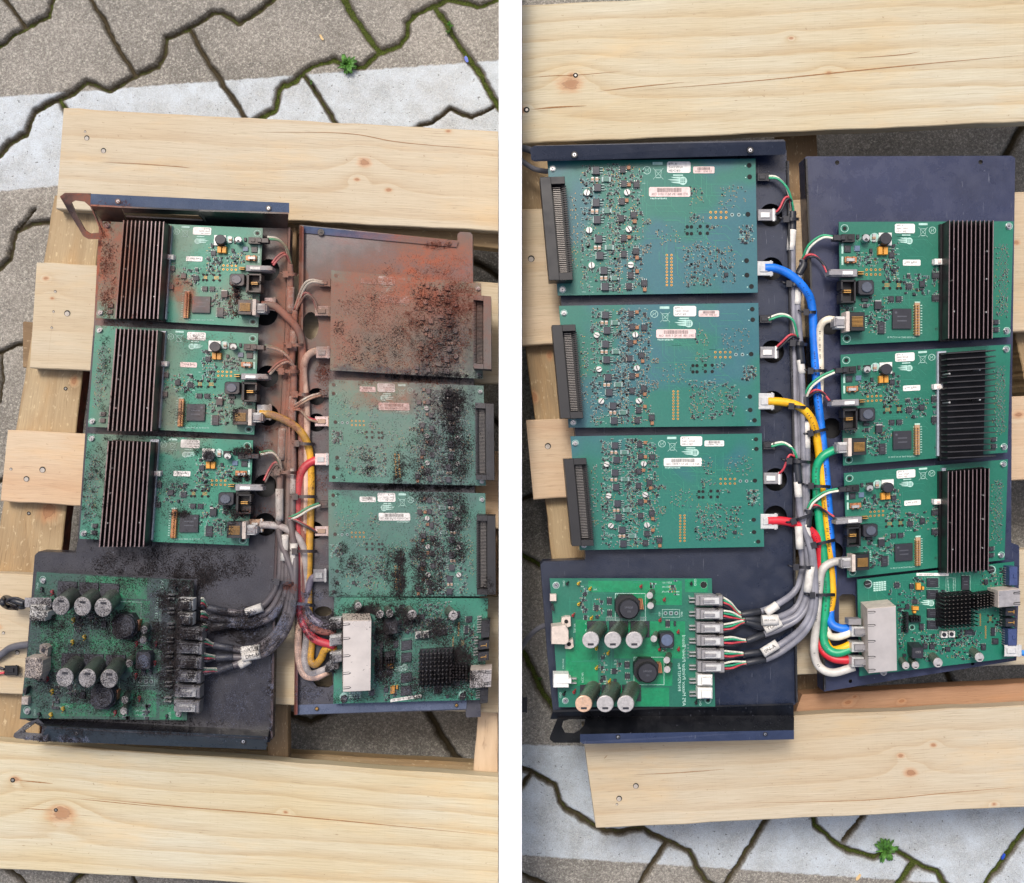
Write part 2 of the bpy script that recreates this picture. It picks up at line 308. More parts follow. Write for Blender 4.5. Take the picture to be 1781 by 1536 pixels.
# ------------------------------------------------------------------ the ground: block paving with mossy joints and an old painted stripe
ZG = -240.0
def ground_mat(name, top, bot):
    """top/bot: paint band edges as (y at x=0, slope) in plan units"""
    m = bpy.data.materials.new(name); m.use_nodes = True; t = m.node_tree; b = t.nodes['Principled BSDF']
    geo = N(t, 'ShaderNodeNewGeometry'); p = geo.outputs['Position']
    k = D/(D-ZG)
    q = VM(t, 'ADD', VM(t, 'MULTIPLY', p, (k/S, -k/S, 0)).outputs[0], (CX, CY, 0)).outputs[0]
    sep = N(t, 'ShaderNodeSeparateXYZ'); t.links.new(q, sep.inputs[0]); X, Y = sep.outputs[0], sep.outputs[1]
    aj = N(t, 'ShaderNodeAttribute', attribute_name='joint').outputs['Fac']; am = N(t, 'ShaderNodeAttribute', attribute_name='moss').outputs['Fac']
    n1 = NOI(t, p, 9, 4, .6); n2 = NOI(t, p, 900, 3, .7); n3 = NOI(t, p, 2200, 2, .6)
    cs = MIX(t, MR(t, n1, .35, .65), lin((128, 125, 118)), lin((160, 155, 146)))
    cs = MIX(t, MR(t, n2, .42, .62, 0, .5), cs, lin((92, 86, 78)))
    gr = NOI(t, p, 480, 4, .85); cs = MIX(t, MR(t, gr, .50, .62, 0, .55), cs, lin((84, 79, 70))); cs = MIX(t, MR(t, gr, .47, .36, 0, .7), cs, lin((206, 200, 186)))
    cs = MIX(t, MR(t, NOI(t, p, 34, 4, .6), .56, .74, 0, .3), cs, lin((96, 88, 78)))
    wob = M(t, 'MULTIPLY', M(t, 'SUBTRACT', NOI(t, p, 160, 3), .5), 7)
    f1 = M(t, 'ADD', M(t, 'SUBTRACT', Y, M(t, 'ADD', M(t, 'MULTIPLY', X, top[1]), top[0])), wob)
    f2 = M(t, 'ADD', M(t, 'SUBTRACT', M(t, 'ADD', M(t, 'MULTIPLY', X, bot[1]), bot[0]), Y), wob)
    band = MR(t, M(t, 'MINIMUM', f1, f2), -1.5, 1.5)
    wear = MR(t, M(t, 'ADD', M(t, 'MULTIPLY', n2, .55), M(t, 'MULTIPLY', NOI(t, p, 40, 4, .65), .5)), .36, .66, 1, .35)
    pm = M(t, 'MULTIPLY', M(t, 'MULTIPLY', band, wear), MR(t, aj, .25, .6, 1, 0))
    cs = MIX(t, pm, cs, MIX(t, n1, lin((214, 224, 230)), lin((192, 200, 206))))
    pit = MR(t, NOI(t, p, 330, 3, .6), .66, .70, 0, .85); cs = MIX(t, pit, cs, lin((92, 90, 88)))
    edge = MR(t, M(t, 'ADD', aj, M(t, 'MULTIPLY', M(t, 'SUBTRACT', NOI(t, p, 120, 4, .7), .5), .6)), .2, .5, 0, .55)
    cs = MIX(t, edge, cs, lin((74, 66, 52)))
    jd = MR(t, M(t, 'ADD', aj, M(t, 'MULTIPLY', M(t, 'SUBTRACT', NOI(t, p, 300, 4, .7), .5), .35)), .55, .72)
    dirt = MIX(t, NOI(t, p, 700, 4, .7), lin((44, 38, 26)), lin((88, 78, 58)))
    cs = MIX(t, jd, cs, dirt)
    mg = MIX(t, MR(t, NOI(t, p, 800, 4, .7), .35, .65), lin((32, 38, 13)), lin((86, 98, 36)))
    mm = M(t, 'MULTIPLY', MR(t, M(t, 'ADD', am, M(t, 'MULTIPLY', M(t, 'SUBTRACT', NOI(t, p, 220, 4, .7), .5), .9)), .35, .6), 1)
    cs = MIX(t, mm, cs, mg)
    t.links.new(cs, b.inputs['Base Color']); b.inputs['Roughness'].default_value = .88; b.inputs['Specular IOR Level'].default_value = .25
    bn = N(t, 'ShaderNodeBump'); bn.inputs['Strength'].default_value = .6; bn.inputs['Distance'].default_value = .0016
    t.links.new(M(t, 'ADD', n2, M(t, 'MULTIPLY', NOI(t, p, 300, 4, .7), .6)), bn.inputs['Height']); t.links.new(bn.outputs[0], b.inputs['Normal'])
    return m
def ground(name, x0, x1, y0, y1, joints, m):
    st = 3.0; xs = np.arange(x0, x1+.1, (x1-x0)/round((x1-x0)/st)); ys = np.arange(y0, y1+.1, (y1-y0)/round((y1-y0)/st))
    X, Y = np.meshgrid(xs, ys); rs = np.random.RandomState(3)
    def vn(sc_, seed):
        r = np.random.RandomState(seed); g = r.rand(200, 200); a = (X-x0)/sc_; b = (Y-y0)/sc_
        i = a.astype(int) % 199; j = b.astype(int) % 199; fa = a-a.astype(int); fb = b-b.astype(int); fa = fa*fa*(3-2*fa); fb = fb*fb*(3-2*fb)
        return (g[j, i]*(1-fa)+g[j, i+1]*fa)*(1-fb)+(g[j+1, i]*(1-fa)+g[j+1, i+1]*fa)*fb
    Xw = X+(vn(30, 1)-.5)*5+(vn(8, 5)-.5)*3; Yw = Y+(vn(30, 2)-.5)*5+(vn(8, 6)-.5)*3
    jn = np.zeros_like(X); mo = np.zeros_like(X)
    for (pts, wdt, ms) in joints:
        for (a, b) in zip(pts[:-1], pts[1:]):
            ax, ay = a; bx, by = b; dx, dy = bx-ax, by-ay; L = dx*dx+dy*dy+1e-9
            tt = np.clip(((Xw-ax)*dx+(Yw-ay)*dy)/L, 0, 1); d = np.hypot(Xw-ax-tt*dx, Yw-ay-tt*dy)
            v = np.clip(1-d/(wdt*1.45), 0, 1); jn = np.maximum(jn, v)
            mo = np.maximum(mo, np.clip(1.15-d/(wdt*.75), 0, 1)*ms)
    Z = ZG-12*np.clip((jn-.45)/.35, 0, 1)-2.5*np.clip(jn/.45, 0, 1)**2+(vn(6, 9)-.5)*3*(jn > .55)+9*np.clip(mo-.3, 0, .6)*(.5+vn(5, 4))
    k = (D-ZG)/D; V = np.stack([(X-CX)*k*S, -(Y-CY)*k*S, Z*S], -1).reshape(-1, 3)
    ny, nx = X.shape; I = np.arange(ny*nx).reshape(ny, nx)
    F = np.stack([I[:-1, :-1], I[1:, :-1], I[1:, 1:], I[:-1, 1:]], -1).reshape(-1, 4)
    me = bpy.data.meshes.new(name); me.vertices.add(len(V)); me.vertices.foreach_set('co', V.ravel())
    me.loops.add(F.size); me.loops.foreach_set('vertex_index', F.ravel()); me.polygons.add(len(F)); me.polygons.foreach_set('loop_start', np.arange(0, F.size, 4))
    me.update(calc_edges=True); me.polygons.foreach_set('use_smooth', np.ones(len(F), bool)); me.materials.append(m)
    for nm, A in (('joint', jn), ('moss', mo)):
        at = me.attributes.new(nm, 'FLOAT', 'POINT'); at.data.foreach_set('value', A.ravel().astype(np.float32))
    o = bpy.data.objects.new(name, me); col.objects.link(o); o['kind'] = 'structure'; return o
LJ = [([(-60, 110), (0, 75), (25, 58), (82, 29), (92, -20)], 6, .6), ([(-5, -20), (42, 48)], 5, .15),
 ([(-60, 300), (0, 268), (14, 248), (45, 232), (56, 205), (60, 192), (100, 172), (125, 160), (148, 143), (165, 145), (190, 156), (235, 130), (272, 112), (282, 95), (288, 65), (325, 50), (370, 20), (385, 20), (415, 38), (440, 22), (500, -20)], 7, .5),
 ([(145, -20), (180, 40), (235, 130)], 6, .25), ([(330, 50), (345, 78), (432, 215), (470, 280)], 6, .3),
 ([(400, 225), (450, 205), (478, 190), (483, 160), (490, 150), (515, 138), (540, 115), (580, 102), (600, 115), (632, 117), (660, 90), (695, 78), (707, 60), (708, 38), (720, 24), (750, 12), (780, 0), (810, 3), (830, 10), (880, -8)], 7.5, .8),
 ([(585, -20), (630, 50), (660, 90)], 9, 1), ([(755, 10), (790, 62), (830, 120), (867, 185), (900, 240)], 8, .9), ([(530, 132), (585, 215), (640, 300)], 6, .5),
 ([(700, 250), (730, 216), (750, 212), (782, 190), (820, 204), (880, 175)], 5, .4), ([(100, 172), (112, 190), (170, 290)], 7, .8),
 ([(-60, 500), (0, 467), (14, 450), (22, 428), (26, 404), (50, 390), (95, 382), (130, 350)], 7, .45), ([(26, 404), (60, 360)], 4, .1), ([(-60, 640), (0, 612), (60, 592), (130, 560)], 5, .1), ([(3, 612), (0, 700)], 4, .1),
 ([(-60, 850), (0, 838), (60, 800)], 5, .1), ([(440, 1200), (470, 1228), (500, 1243), (540, 1257), (600, 1226), (660, 1190)], 7, .1), ([(735, 1225), (770, 1285), (812, 1345)], 9, .1), ([(-20, 1480), (50, 1545), (90, 1600)], 6, .2), ([(110, 1560), (130, 1530), (250, 1440)], 6, .5), ([(220, 1500), (240, 1560)], 5, .2),
 ([(480, 420), (520, 450), (600, 420)], 8, .2), ([(800, 440), (900, 500)], 8, .2), ([(820, 700), (900, 760)], 7, .2)]
RJ = [([(900, 1335), (930, 1348), (965, 1365), (975, 1395), (985, 1410), (1030, 1432), (1050, 1445), (1080, 1450), (1120, 1442), (1150, 1460), (1200, 1482), (1212, 1510), (1225, 1530), (1270, 1560)], 6.5, .45),
 ([(1160, 1465), (1110, 1545)], 6, .25), ([(1340, 1420), (1255, 1550)], 6.5, .45), ([(1413, 1400), (1418, 1438), (1440, 1455), (1462, 1470), (1480, 1482), (1520, 1492), (1560, 1480), (1590, 1500), (1632, 1516), (1650, 1545)], 7, .8),
 ([(1515, 1400), (1470, 1462)], 6, .3), ([(1592, 1502), (1556, 1545)], 8, 1), ([(1800, 1430), (1765, 1470), (1712, 1545)], 7.5, .8), ([(895, 1515), (955, 1545)], 6, .3), ([(920, 1350), (895, 1385)], 5, .2),
 ([(890, 955), (915, 968), (940, 985), (990, 990)], 8, .8), ([(910, 1135), (925, 1165), (935, 1185), (950, 1215), (970, 1240)], 10, .8), ([(1430, 190), (1400, 240), (1340, 300)], 10, .1), ([(1790, 200), (1765, 250), (1735, 300)], 10, .1), ([(890, 880), (930, 860)], 6, .2), ([(1380, 1180), (1420, 1200), (1500, 1185)], 8, .1), ([(1640, 1160), (1690, 1240)], 8, .1)]
GL = ground_mat('paving_left', (169, -.0735), (333, -.10)); GR = ground_mat('paving_right', (1268, .03), (1427, .0665))
# paint line of the right half runs downwards to the right
ground('ground', -420, 887, -330, 1870, LJ, GL)
ground('ground', 888, 2200, -330, 1870, RJ, GR)
mb = MB(); mb.poly([(-40, -40, (ZG-30)*S), (40, -40, (ZG-30)*S), (40, 40, (ZG-30)*S), (-40, 40, (ZG-30)*S)])
mb.build('ground', mat('far_paving', (118, 112, 104), .9, var=.15, scale=40), kind='structure')
# white board standing in for the blank gap between the two set-ups
mb = MB(); q = [(867.6, -160), (907.6, -160), (907.6, 1700), (867.6, 1700)]
bev = [(868.6, -159), (906.6, -159), (906.6, 1699), (868.6, 1699)]
mb.rings([[P(x, y, 96)+Vector((0, 0, (ZG-12-96)*S)) for x, y in q], [P(x, y, 96)-Vector((0, 0, S)) for x, y in q], [P(x, y, 96) for x, y in bev]])
mb.build('white_gap_board', mat('white_board', (252, 252, 252), .6, var=.0), label='plain white board standing in for the blank gap between the two pallets', cat='board')

# ------------------------------------------------------------------ pallets
def plank(name, q, z1, th, m, parent, holes=(), extra=(), wdir=0, label=None, wav=2.0, bark=False):
    """q = four plan corners (start-left, end-left, end-right, start-right) along the grain"""
    p = [P(x, y, z1) for x, y in q]; n = 28
    a = [p[0].lerp(p[1], i/n) for i in range(n+1)]; b = [p[3].lerp(p[2], i/n) for i in range(n+1)]
    L = (p[1]-p[0]).length; W = (p[3]-p[0]).length; rr = random.Random(int(q[0][0]*7+q[0][1]))
    def jit(i, s): return mnoise.noise(Vector((i*.6, s*9.1, q[0][0]*.01)))*wav*S
    cr = (b[0]-a[0]).normalized(); mb = MB(); uv = []
    e = 1.6*S
    prof = []
    for i in range(n+1):
        A = a[i]+cr*jit(i, 1); B = b[i]+cr*jit(i, 2); Z = Vector((0, 0, 1)); u = L*i/n
        prof.append([(A-Z*th*S, u, -th*S), (A-Z*e, u, 0), (A+cr*e, u, e), (B-cr*e, u, W-e), (B-Z*e, u, W), (B-Z*th*S, u, W+th*S)])
    bidx = 0
    for r in prof:
        for (v, u, vv) in r: mb.v.append(tuple(v)); uv.append((u, vv))
    for i in range(n):
        for k in range(5):
            s0 = i*6+k; mb.face((s0, s0+6, s0+7, s0+1), 1 if bark and k in (0, 4) else 0)
        mb.face((i*6, i*6+5, i*6+11, i*6+6))
    mb.face((0, 1, 2, 3, 4, 5)); mb.face(tuple(n*6+k for k in (5, 4, 3, 2, 1, 0)))
    nb = len(mb.v)
    for (x, y, r, kind) in holes:
        mi = {'hole': 2, 'nail': 3}[kind]; r = r*.85; c = [P(px, py, z1+.5) for px, py in circ(x, y, r, 12)]
        mb.poly(c, 2)
        if kind == 'nail': mb.rings([[P(px, py, z1+.6) for px, py in circ(x, y, r*.6, 10)], [P(px, py, z1+1.4) for px, py in circ(x, y, r*.45, 10)]], 3, cap0=False)
        else: mb.poly([P(px, py, z1+.9) for px, py in circ(x-r*.05, y+r*.16, r*.76, 12)], 4)
    for line in extra:
        w_ = line[0]; pts = smooth([Vector((x, y, 0)) for x, y in line[1:]], 8); k = len(pts)
        for i in range(k-1):
            t0 = math.sin(math.pi*(i+.05)/k)*w_*(0.7+.6*rr.random()); t1 = math.sin(math.pi*(i+1)/k)*w_
            A, B = pts[i], pts[i+1]; mb.poly([P(A.x, A.y-t0/2, z1+.4), P(B.x, B.y-t1/2, z1+.4), P(B.x, B.y+t1/2, z1+.4), P(A.x, A.y+t0/2, z1+.4)], 5)
    mb.uv = uv+[(0, 0)]*(len(mb.v)-nb)
    # face normals up
    o = mb.build(name, [m, BARK, mt('hole'), mt('nail'), HOLEIN, CRACK], parent, label=label)
    return o
BARK = mat('bark', (98, 48, 34), .8, var=.3, scale=120, bump=.6); HOLEIN = mat('hole_rim', (168, 160, 150), .6); CRACK = mat('crack', (142, 104, 66), .8)
Y1, Y2, Y3 = (192, 182, 160), (188, 172, 144), (172, 146, 112)
def knots_uv(q, z, kn):
    p0 = P(*q[0], z); L = (P(*q[1], z)-p0); Wd = (P(*q[3], z)-p0); out = []
    for (x, y, r) in kn:
        d = P(x, y, z)-p0; u = d.dot(L.normalized()); n = Vector((L.normalized().y, -L.normalized().x, 0)); v = abs(d.dot(n)); out.append((u, v, r*S))
    return out
def wplank(name, q, z, th, cols, parent, knots=(), seed=1., ring=26, rs=False, con=.55, **kw):
    ring = ring*1.7; con = con*.85
    m = wood_mat('pine_%d' % int(seed*10), *cols, knots_uv(q, z, knots), seed, ring, rs, con); return plank(name, q, z, th, m, parent, **kw)
PL = empty('pallet', P(430, 800, ZG), 'pale wooden pallet on the left, under the soot and rust covered trays', 'pallet', 'wooden pallets under the electronics')
PALE = (Y1, Y2, Y3); PINKY = ((198, 178, 150), (194, 164, 132), (176, 138, 104)); OLD = ((176, 156, 122), (154, 130, 96), (124, 98, 66)); DARKW = ((140, 118, 88), (122, 98, 70), (98, 76, 52))
wplank('deck_board', [(111, 188), (866.5, 228), (866.5, 402), (98, 363)], 0, 30, PALE, PL, [(632, 283, 13), (618, 313, 6), (672, 331, 6), (780, 228, 5)], 1.3, 30, con=.55,
       holes=[(151, 240, 5.5, 'hole'), (180, 262, 5.5, 'hole'), (148, 229, 2.5, 'hole')], extra=[(1.2, (168, 282), (240, 285), (310, 290), (330, 292)), (1.2, (430, 230), (600, 232), (700, 248), (866, 262)), (1.4, (486, 341), (488, 345))])
wplank('deck_board', [(-330, 1266), (866.5, 1352), (866.5, 1562), (-330, 1492)], 0, 30, ((196, 190, 168), (194, 180, 146), (172, 144, 102)), PL, [(22, 1357, 10), (97, 1409, 9), (490, 1417, 5), (98, 1420, 26)], 3.1, 34, con=.62,
       holes=[(22, 1357, 5, 'nail'), (97, 1409, 4, 'nail')], extra=[(1.8, (110, 1384), (300, 1402), (470, 1416), (640, 1432), (866, 1454)), (2.2, (28, 1357), (60, 1360), (92, 1363)), (1.4, (120, 1388), (200, 1396), (280, 1404)), (1.4, (30, 1405), (70, 1408), (96, 1409))])
wplank('deck_board', [(64, 457), (866.5, 492), (866.5, 668), (52, 641)], 0, 30, PALE, PL, [(80, 485, 6), (92, 520, 4)], 5.2, 22, con=.35, holes=[(117, 545, 6.5, 'hole'), (96, 507, 3, 'hole'), (93, 542, 2.6, 'hole'), (90, 570, 2.6, 'hole')], extra=[(1.2, (97, 510), (90, 570), (82, 640))])
wplank('deck_board', [(14, 748), (866.5, 785), (866.5, 921), (1, 872)], 0, 30, PINKY, PL, [], 6.4, 15, con=.35, holes=[(74, 817, 6.5, 'hole'), (46, 833, 6, 'hole'), (19, 816, 3, 'hole')])
wplank('deck_board', [(-120, 992), (866.5, 1038), (866.5, 1240), (-120, 1202)], 0, 30, PALE, PL, [(-10, 1090, 9)], 8.1, 25, con=.35, holes=[(30, 1135, 5, 'hole'), (6, 1101, 3.5, 'hole')])
wplank('stringer_board', [(95, 340), (-70, 1330), (62, 1330), (182, 340)], -31, 34, OLD, PL, [(66, 900, 22), (115, 675, 10)], 9.7, 20, rs=True, bark=True, holes=[(114, 676, 4, 'nail'), (50, 893, 4, 'nail')])
wplank('stringer_board', [(872, 700), (824, 1345), (980, 1345), (980, 700)], -31, 34, PINKY, PL, [], 11.2, 18, wav=1) if False else wplank('stringer_board', [(858, 905), (823, 1345), (866, 1345), (866, 905)], -31, 60, PINKY, PL, [], 11.2, 18, wav=1)
wplank('stringer_board', [(465, 395), (465, 1320), (500, 1320), (515, 395)], -34, 30, DARKW, PL, [], 12.5, 18, rs=True)
for (x, y, w_, h_) in ((-40, 1215, 120, 75), (40, 560, 110, 80), (120, 250, 110, 90)):
    wplank('block', [(x, y), (x+w_, y), (x+w_, y+h_), (x, y+h_)], -66, 168, DARKW, PL, [], 13+x*.01, 20, rs=True)
wplank('bottom_board', [(-330, 1262), (866.5, 1330), (866.5, 1400), (-330, 1360)], -150, 30, OLD, PL, [], 14.5, 20, rs=True)
wplank('bottom_board', [(130, 330), (866.5, 372), (866.5, 432), (130, 380)], -42, 40, OLD, PL, [], 15.5, 20, rs=True)
PR = empty('pallet', P(1350, 800, ZG), 'pale wooden pallet on the right, under the clean green boards', 'pallet', 'wooden pallets under the electronics')
wplank('deck_board', [(908.5, 9), (2140, -48), (2140, 196), (908.5, 250)], 0, 30, ((196, 190, 168), (192, 178, 146), (170, 142, 100)), PR, [(1000, 131, 9), (916, 191, 11), (1448, 126, 6), (1380, 66, 5), (998, 146, 24)], 16.3, 34, con=.62,
       holes=[(1001, 131, 5, 'nail'), (916, 191, 6, 'nail')], extra=[(1.8, (1100, 158), (1300, 142), (1450, 127), (1600, 112), (1781, 96)), (2.2, (922, 191), (960, 187), (1020, 184)), (1.5, (1035, 160), (1100, 152), (1190, 143)), (1.3, (908, 136), (960, 132), (1000, 131), (1080, 124)), (1.2, (1470, 102), (1560, 96), (1600, 90))])
wplank('deck_board', [(1012, 1262), (2140, 1210), (2140, 1386), (1037, 1441)], 0, 30, PALE, PR, [(1582, 1345, 13), (1565, 1315, 7), (1622, 1297, 6), (1728, 1402, 6)], 17.7, 30, con=.5,
       holes=[(1106, 1367, 6, 'hole'), (1077, 1389, 6, 'hole'), (1073, 1399, 2.6, 'hole')], extra=[(1.2, (1100, 1348), (1180, 1344), (1260, 1338)), (1.2, (1250, 1398), (1500, 1392), (1640, 1380), (1781, 1368)), (1.6, (1050, 1320), (1056, 1314))])
wplank('deck_board', [(908.5, 364), (2140, 322), (2140, 566), (908.5, 601)], 0, 30, PINKY[:1]+(Y2, Y3), PR, [(1770, 420, 8)], 18.2, 22, con=.35, holes=[(924, 450, 7, 'hole')])
wplank('deck_board', [(915, 731), (2140, 672), (2140, 820), (928, 869)], 0, 30, PINKY, PR, [(1772, 720, 12)], 19.9, 15, con=.35, holes=[(953, 776, 6.5, 'hole')])
wplank('deck_board', [(1030, 988), (2140, 940), (2140, 1140), (1050, 1190)], 0, 30, PALE, PR, [], 21.1, 25, con=.35, holes=[])
wplank('stringer_board', [(868, 230), (965, 1010), (1090, 1010), (1010, 230)], -31, 34, OLD, PR, [(958, 612, 10), (930, 690, 12)], 22.7, 20, rs=True, bark=True)
wplank('stringer_board', [(1352, 200), (1378, 1300), (1440, 1300), (1420, 200)], -90, 30, DARKW, PR, [], 24.5, 18, rs=True)
wplank('stringer_board', [(1395, 1208), (2140, 1170), (2140, 1226), (1375, 1262)], -40, 40, ((184, 146, 114), (166, 126, 94), (144, 102, 72)), PR, [(1482, 1223, 8), (1575, 1220, 7), (1490, 1212, 5)], 25.5, 20, con=.5)
wplank('stringer_board', [(1764, 570), (1790, 700), (1980, 700), (1900, 570)], -40, 60, OLD, PR, [], 26.5, 20, rs=True)

# ------------------------------------------------------------------ trays (plate, flanges, handle)
LC, RC = (434., 768.), (1344., 768.)       # where each unit was looked at from
ZP = 12.0          # plate top
ZOFF = 34.0        # the trays stand on their turned down edges
def strip_mesh(mb, a, b, za, zb, th=3, m=0, n=1):
    """sheet metal wall between two plan polylines a (height za) and b (height zb)"""
    A = [P(x, y, za) for x, y in a]; B = [P(x, y, zb) for x, y in b]
    for i in range(len(A)-1):
        nrm = (A[i+1]-A[i]).cross(B[i]-A[i]).normalized()*th*S
        q = [A[i], A[i+1], B[i+1], B[i]]; mb.rings([[v-nrm/2 for v in q], [v+nrm/2 for v in q]], m)
def ring_plate(mb, outer, inner, th=3.0, m=0):
    """outer/inner loops of (x,y,z) with equal counts: a flat bar loop such as a handle"""
    O = [P(*p) for p in outer]; I = [P(*p) for p in inner]; n = len(O)
    nrm = (O[n//3]-O[0]).cross(O[2*n//3]-O[0]).normalized()*th*S; b = len(mb.v)
    for L in (O, I): mb.v += [tuple(v) for v in L]+[tuple(v-nrm) for v in L]
    for i in range(n):
        j = (i+1) % n; o0, o1, i0, i1 = b+i, b+j, b+2*n+i, b+2*n+j
        for f in ((o0, o1, i1, i0), (o0+n, i0+n, i1+n, o1+n), (o0, o0+n, o1+n, o1), (i0, i1, i1+n, i0+n)): mb.face(f, m)
def rivet(mb, x, y, z, r=5, m=1, dark=2):
    mb.rings([[P(a, b, z) for a, b in circ(x, y, r, 14)], [P(a, b, z+1.5) for a, b in circ(x, y, r*.92, 14)]], m, cap0=False)
    mb.rings([[P(a, b, z+1.6) for a, b in circ(x, y, r*.62, 12)], [P(a, b, z+3) for a, b in circ(x, y, r*.5, 12)]], 3, cap0=False); mb.poly([P(a, b, z+3.1) for a, b in circ(x+.4, y+.4, r*.26, 10)], dark)
def resample(pts, n):
    pts = [Vector(p) for p in pts]+[Vector(pts[0])]; d = [0]
    for a, b in zip(pts, pts[1:]): d.append(d[-1]+(b-a).length)
    out = []; k = 0
    for i in range(n):
        t = d[-1]*i/n
        while d[k+1] < t: k += 1
        out.append(tuple(pts[k].lerp(pts[k+1], (t-d[k])/max(1e-9, d[k+1]-d[k]))))
    return out
T1 = empty('electronics_tray', P(300, 830, 0), 'sooty black metal tray with a handle, three heatsink boards and a grey dusted power board', 'equipment tray', 'black trays of circuit boards')
T2 = empty('electronics_tray', P(670, 830, 0), 'rust dusted metal tray whose top circuit board is brown with rust', 'equipment tray', 'black trays of circuit boards')
T3 = empty('electronics_tray', P(1160, 800, 0), 'clean dark blue tray with handle, three flat boards and a bright green power board', 'equipment tray', 'black trays of circuit boards')
T4 = empty('electronics_tray', P(1600, 760, 0), 'clean dark blue tray with three finned heatsinks and a clean port block', 'equipment tray', 'black trays of circuit boards')
MPL = plate_mat('plate_left', (40, 40, 48), True); MPL2 = plate_mat('plate_left2', (62, 62, 70), True); MPR = plate_mat('plate_right', (24, 33, 54), False); MPB = plate_mat('flange_black', (14, 14, 18), True); MPBR = plate_mat('flange_black_r', (12, 13, 18), False); MLIP = plate_mat('lip_left', (70, 82, 104), False); MLIPR = plate_mat('lip_right', (48, 58, 84), False)
# --- tray 1
mb = MB(); sheet(mb, [(174, 384), (502, 396), (497, 560), (490, 700), (481, 900), (477, 1010), (474, 1120), (470, 1290), (36, 1250), (48, 1140), (62, 966), (66, 961), (133, 963), (137, 940), (150, 750), (165, 560)],
 [circ(466, 655, 19), circ(466, 722, 19), circ(462, 845, 20), circ(462, 912, 20), circ(468, 470, 19), circ(462, 545, 22)], ZP-4, ZP); mb.build('tray_plate', MPL, T1)
mb = MB(); strip_mesh(mb, [(178, 384), (219, 385)], [(158, 357), (212, 360)], ZP, 62, m=0); strip_mesh(mb, [(356, 391), (500, 396)], [(346, 366), (502, 371)], ZP, 62)
strip_mesh(mb, [(219, 385), (356, 391)], [(219, 376), (356, 383)], ZP, 27); strip_mesh(mb, [(216, 369), (346, 373)], [(212, 360), (346, 366)], 49, 62)
strip_mesh(mb, [(356, 383), (360, 390)], [(338, 366), (348, 366)], 27, 62)
mb.build('back_panel', MPB, T1)
mb = MB(); q = [(158, 337, 64), (503, 353, 64), (503, 371, 60), (157, 357, 60)]; mb.rings([[P(x, y, z-3) for x, y, z in q], [P(x, y, z) for x, y, z in q]], 0)
rivet(mb, 205, 350, 62); rivet(mb, 467, 362, 62); mb.build('flange_lip', [MLIP, mt('black', True), mt('hole'), mt('silver', True)], T1)
mb = MB(); out = [(157, 337), (112, 336), (104, 342), (125, 378), (145, 411), (154, 416), (178, 416), (178, 404), (170, 385), (160, 362)]; inn = [(147, 351), (131, 349), (124, 353), (134, 376), (148, 401), (157, 407), (176, 405), (172, 396), (167, 383), (157, 360)]
zf = lambda x, y: lerp(62, 30, max(0, min(1, (y-337)/80)))
ring_plate(mb, [(x, y, zf(x, y)) for x, y in out], [(x, y, zf(x, y)) for x, y in inn], 4); mb.build('handle', plate_mat('handle_l', (54, 42, 38), True), T1)
mb = MB(); strip_mesh(mb, [(44, 1250), (468, 1272)], [(80, 1265), (466, 1285)], ZP, 58); mb.build('back_panel', MPB, T1)
mb = MB(); q = [(82, 1263, 60), (466, 1281, 60), (463, 1304, 40), (68, 1289, 40)]; mb.rings([[P(x, y, z-3) for x, y, z in q], [P(x, y, z) for x, y, z in q]], 0)
rivet(mb, 133, 1275, 51); rivet(mb, 423, 1290, 51); mb.build('flange_lip', [plate_mat('lip_low', (44, 52, 60), False), mt('black'), mt('hole'), mt('silver')], T1)
mb = MB(); ring_plate(mb, resample([(66, 1250, 40), (46, 1258, 40), (22, 1278, 45), (24, 1284, 45), (84, 1290, 50), (84, 1266, 50)], 24), resample([(62, 1256, 40), (54, 1262, 40), (42, 1271, 44), (44, 1274, 44), (72, 1276, 46), (74, 1262, 46)], 24), 4); mb.build('handle', plate_mat('handle_l2', (46, 46, 50), True), T1)
mb = MB(); strip_mesh(mb, [(502, 396), (497, 560), (490, 700), (481, 900), (477, 1010), (474, 1120), (471, 1285)], [(503.5, 396), (498.5, 560), (491.5, 700), (482.5, 900), (478.5, 1010), (475.5, 1120), (472.5, 1285)], ZP, ZP+12); mb.build('side_flange', plate_mat('rim_rust', (84, 70, 68), True), T1)
# --- tray 2
mb = MB(); sheet(mb, [(522, 392), (797, 419), (797, 407), (801, 404), (818, 405), (822, 409), (822, 432), (824, 640), (826, 900), (836, 1100), (836, 1246), (812, 1247), (811, 1234), (513, 1243), (516, 900), (520, 600)],
 [circ(541, 567, 14, 20, 24)[:], circ(551, 735, 16), circ(551, 690, 15), circ(548, 922, 15), circ(563, 1063, 15, 20, 9), [(548, 1170), (578, 1168), (580, 1190), (572, 1195), (552, 1194), (546, 1186)], circ(558, 404, 4, 12), circ(781, 421, 4, 12), circ(794, 1227, 3, 12), circ(551, 1233, 3, 12)], ZP-4, ZP); mb.build('tray_plate', MPL2, T2)
mb = MB(); strip_mesh(mb, [(522, 392), (520, 600), (516, 900), (513, 1243)], [(527, 394), (525, 600), (520, 900), (516, 1243)], ZP, ZP+13, m=0); mb.build('side_flange', plate_mat('rim_rust2', (120, 66, 50), True), T2)
mb = MB(); q = [(524, 393, 17), (797, 420, 17), (794, 430, 15), (528, 405, 15)]; mb.rings([[P(x, y, z-2) for x, y, z in q], [P(x, y, z) for x, y, z in q]], 0); rivet(mb, 558, 404, 17, 6); rivet(mb, 781, 422, 17, 5)
mb.build('flange_lip', [plate_mat('lip_blue', (48, 70, 102), True), mt('black', True), mt('hole'), mt('black', True)], T2)
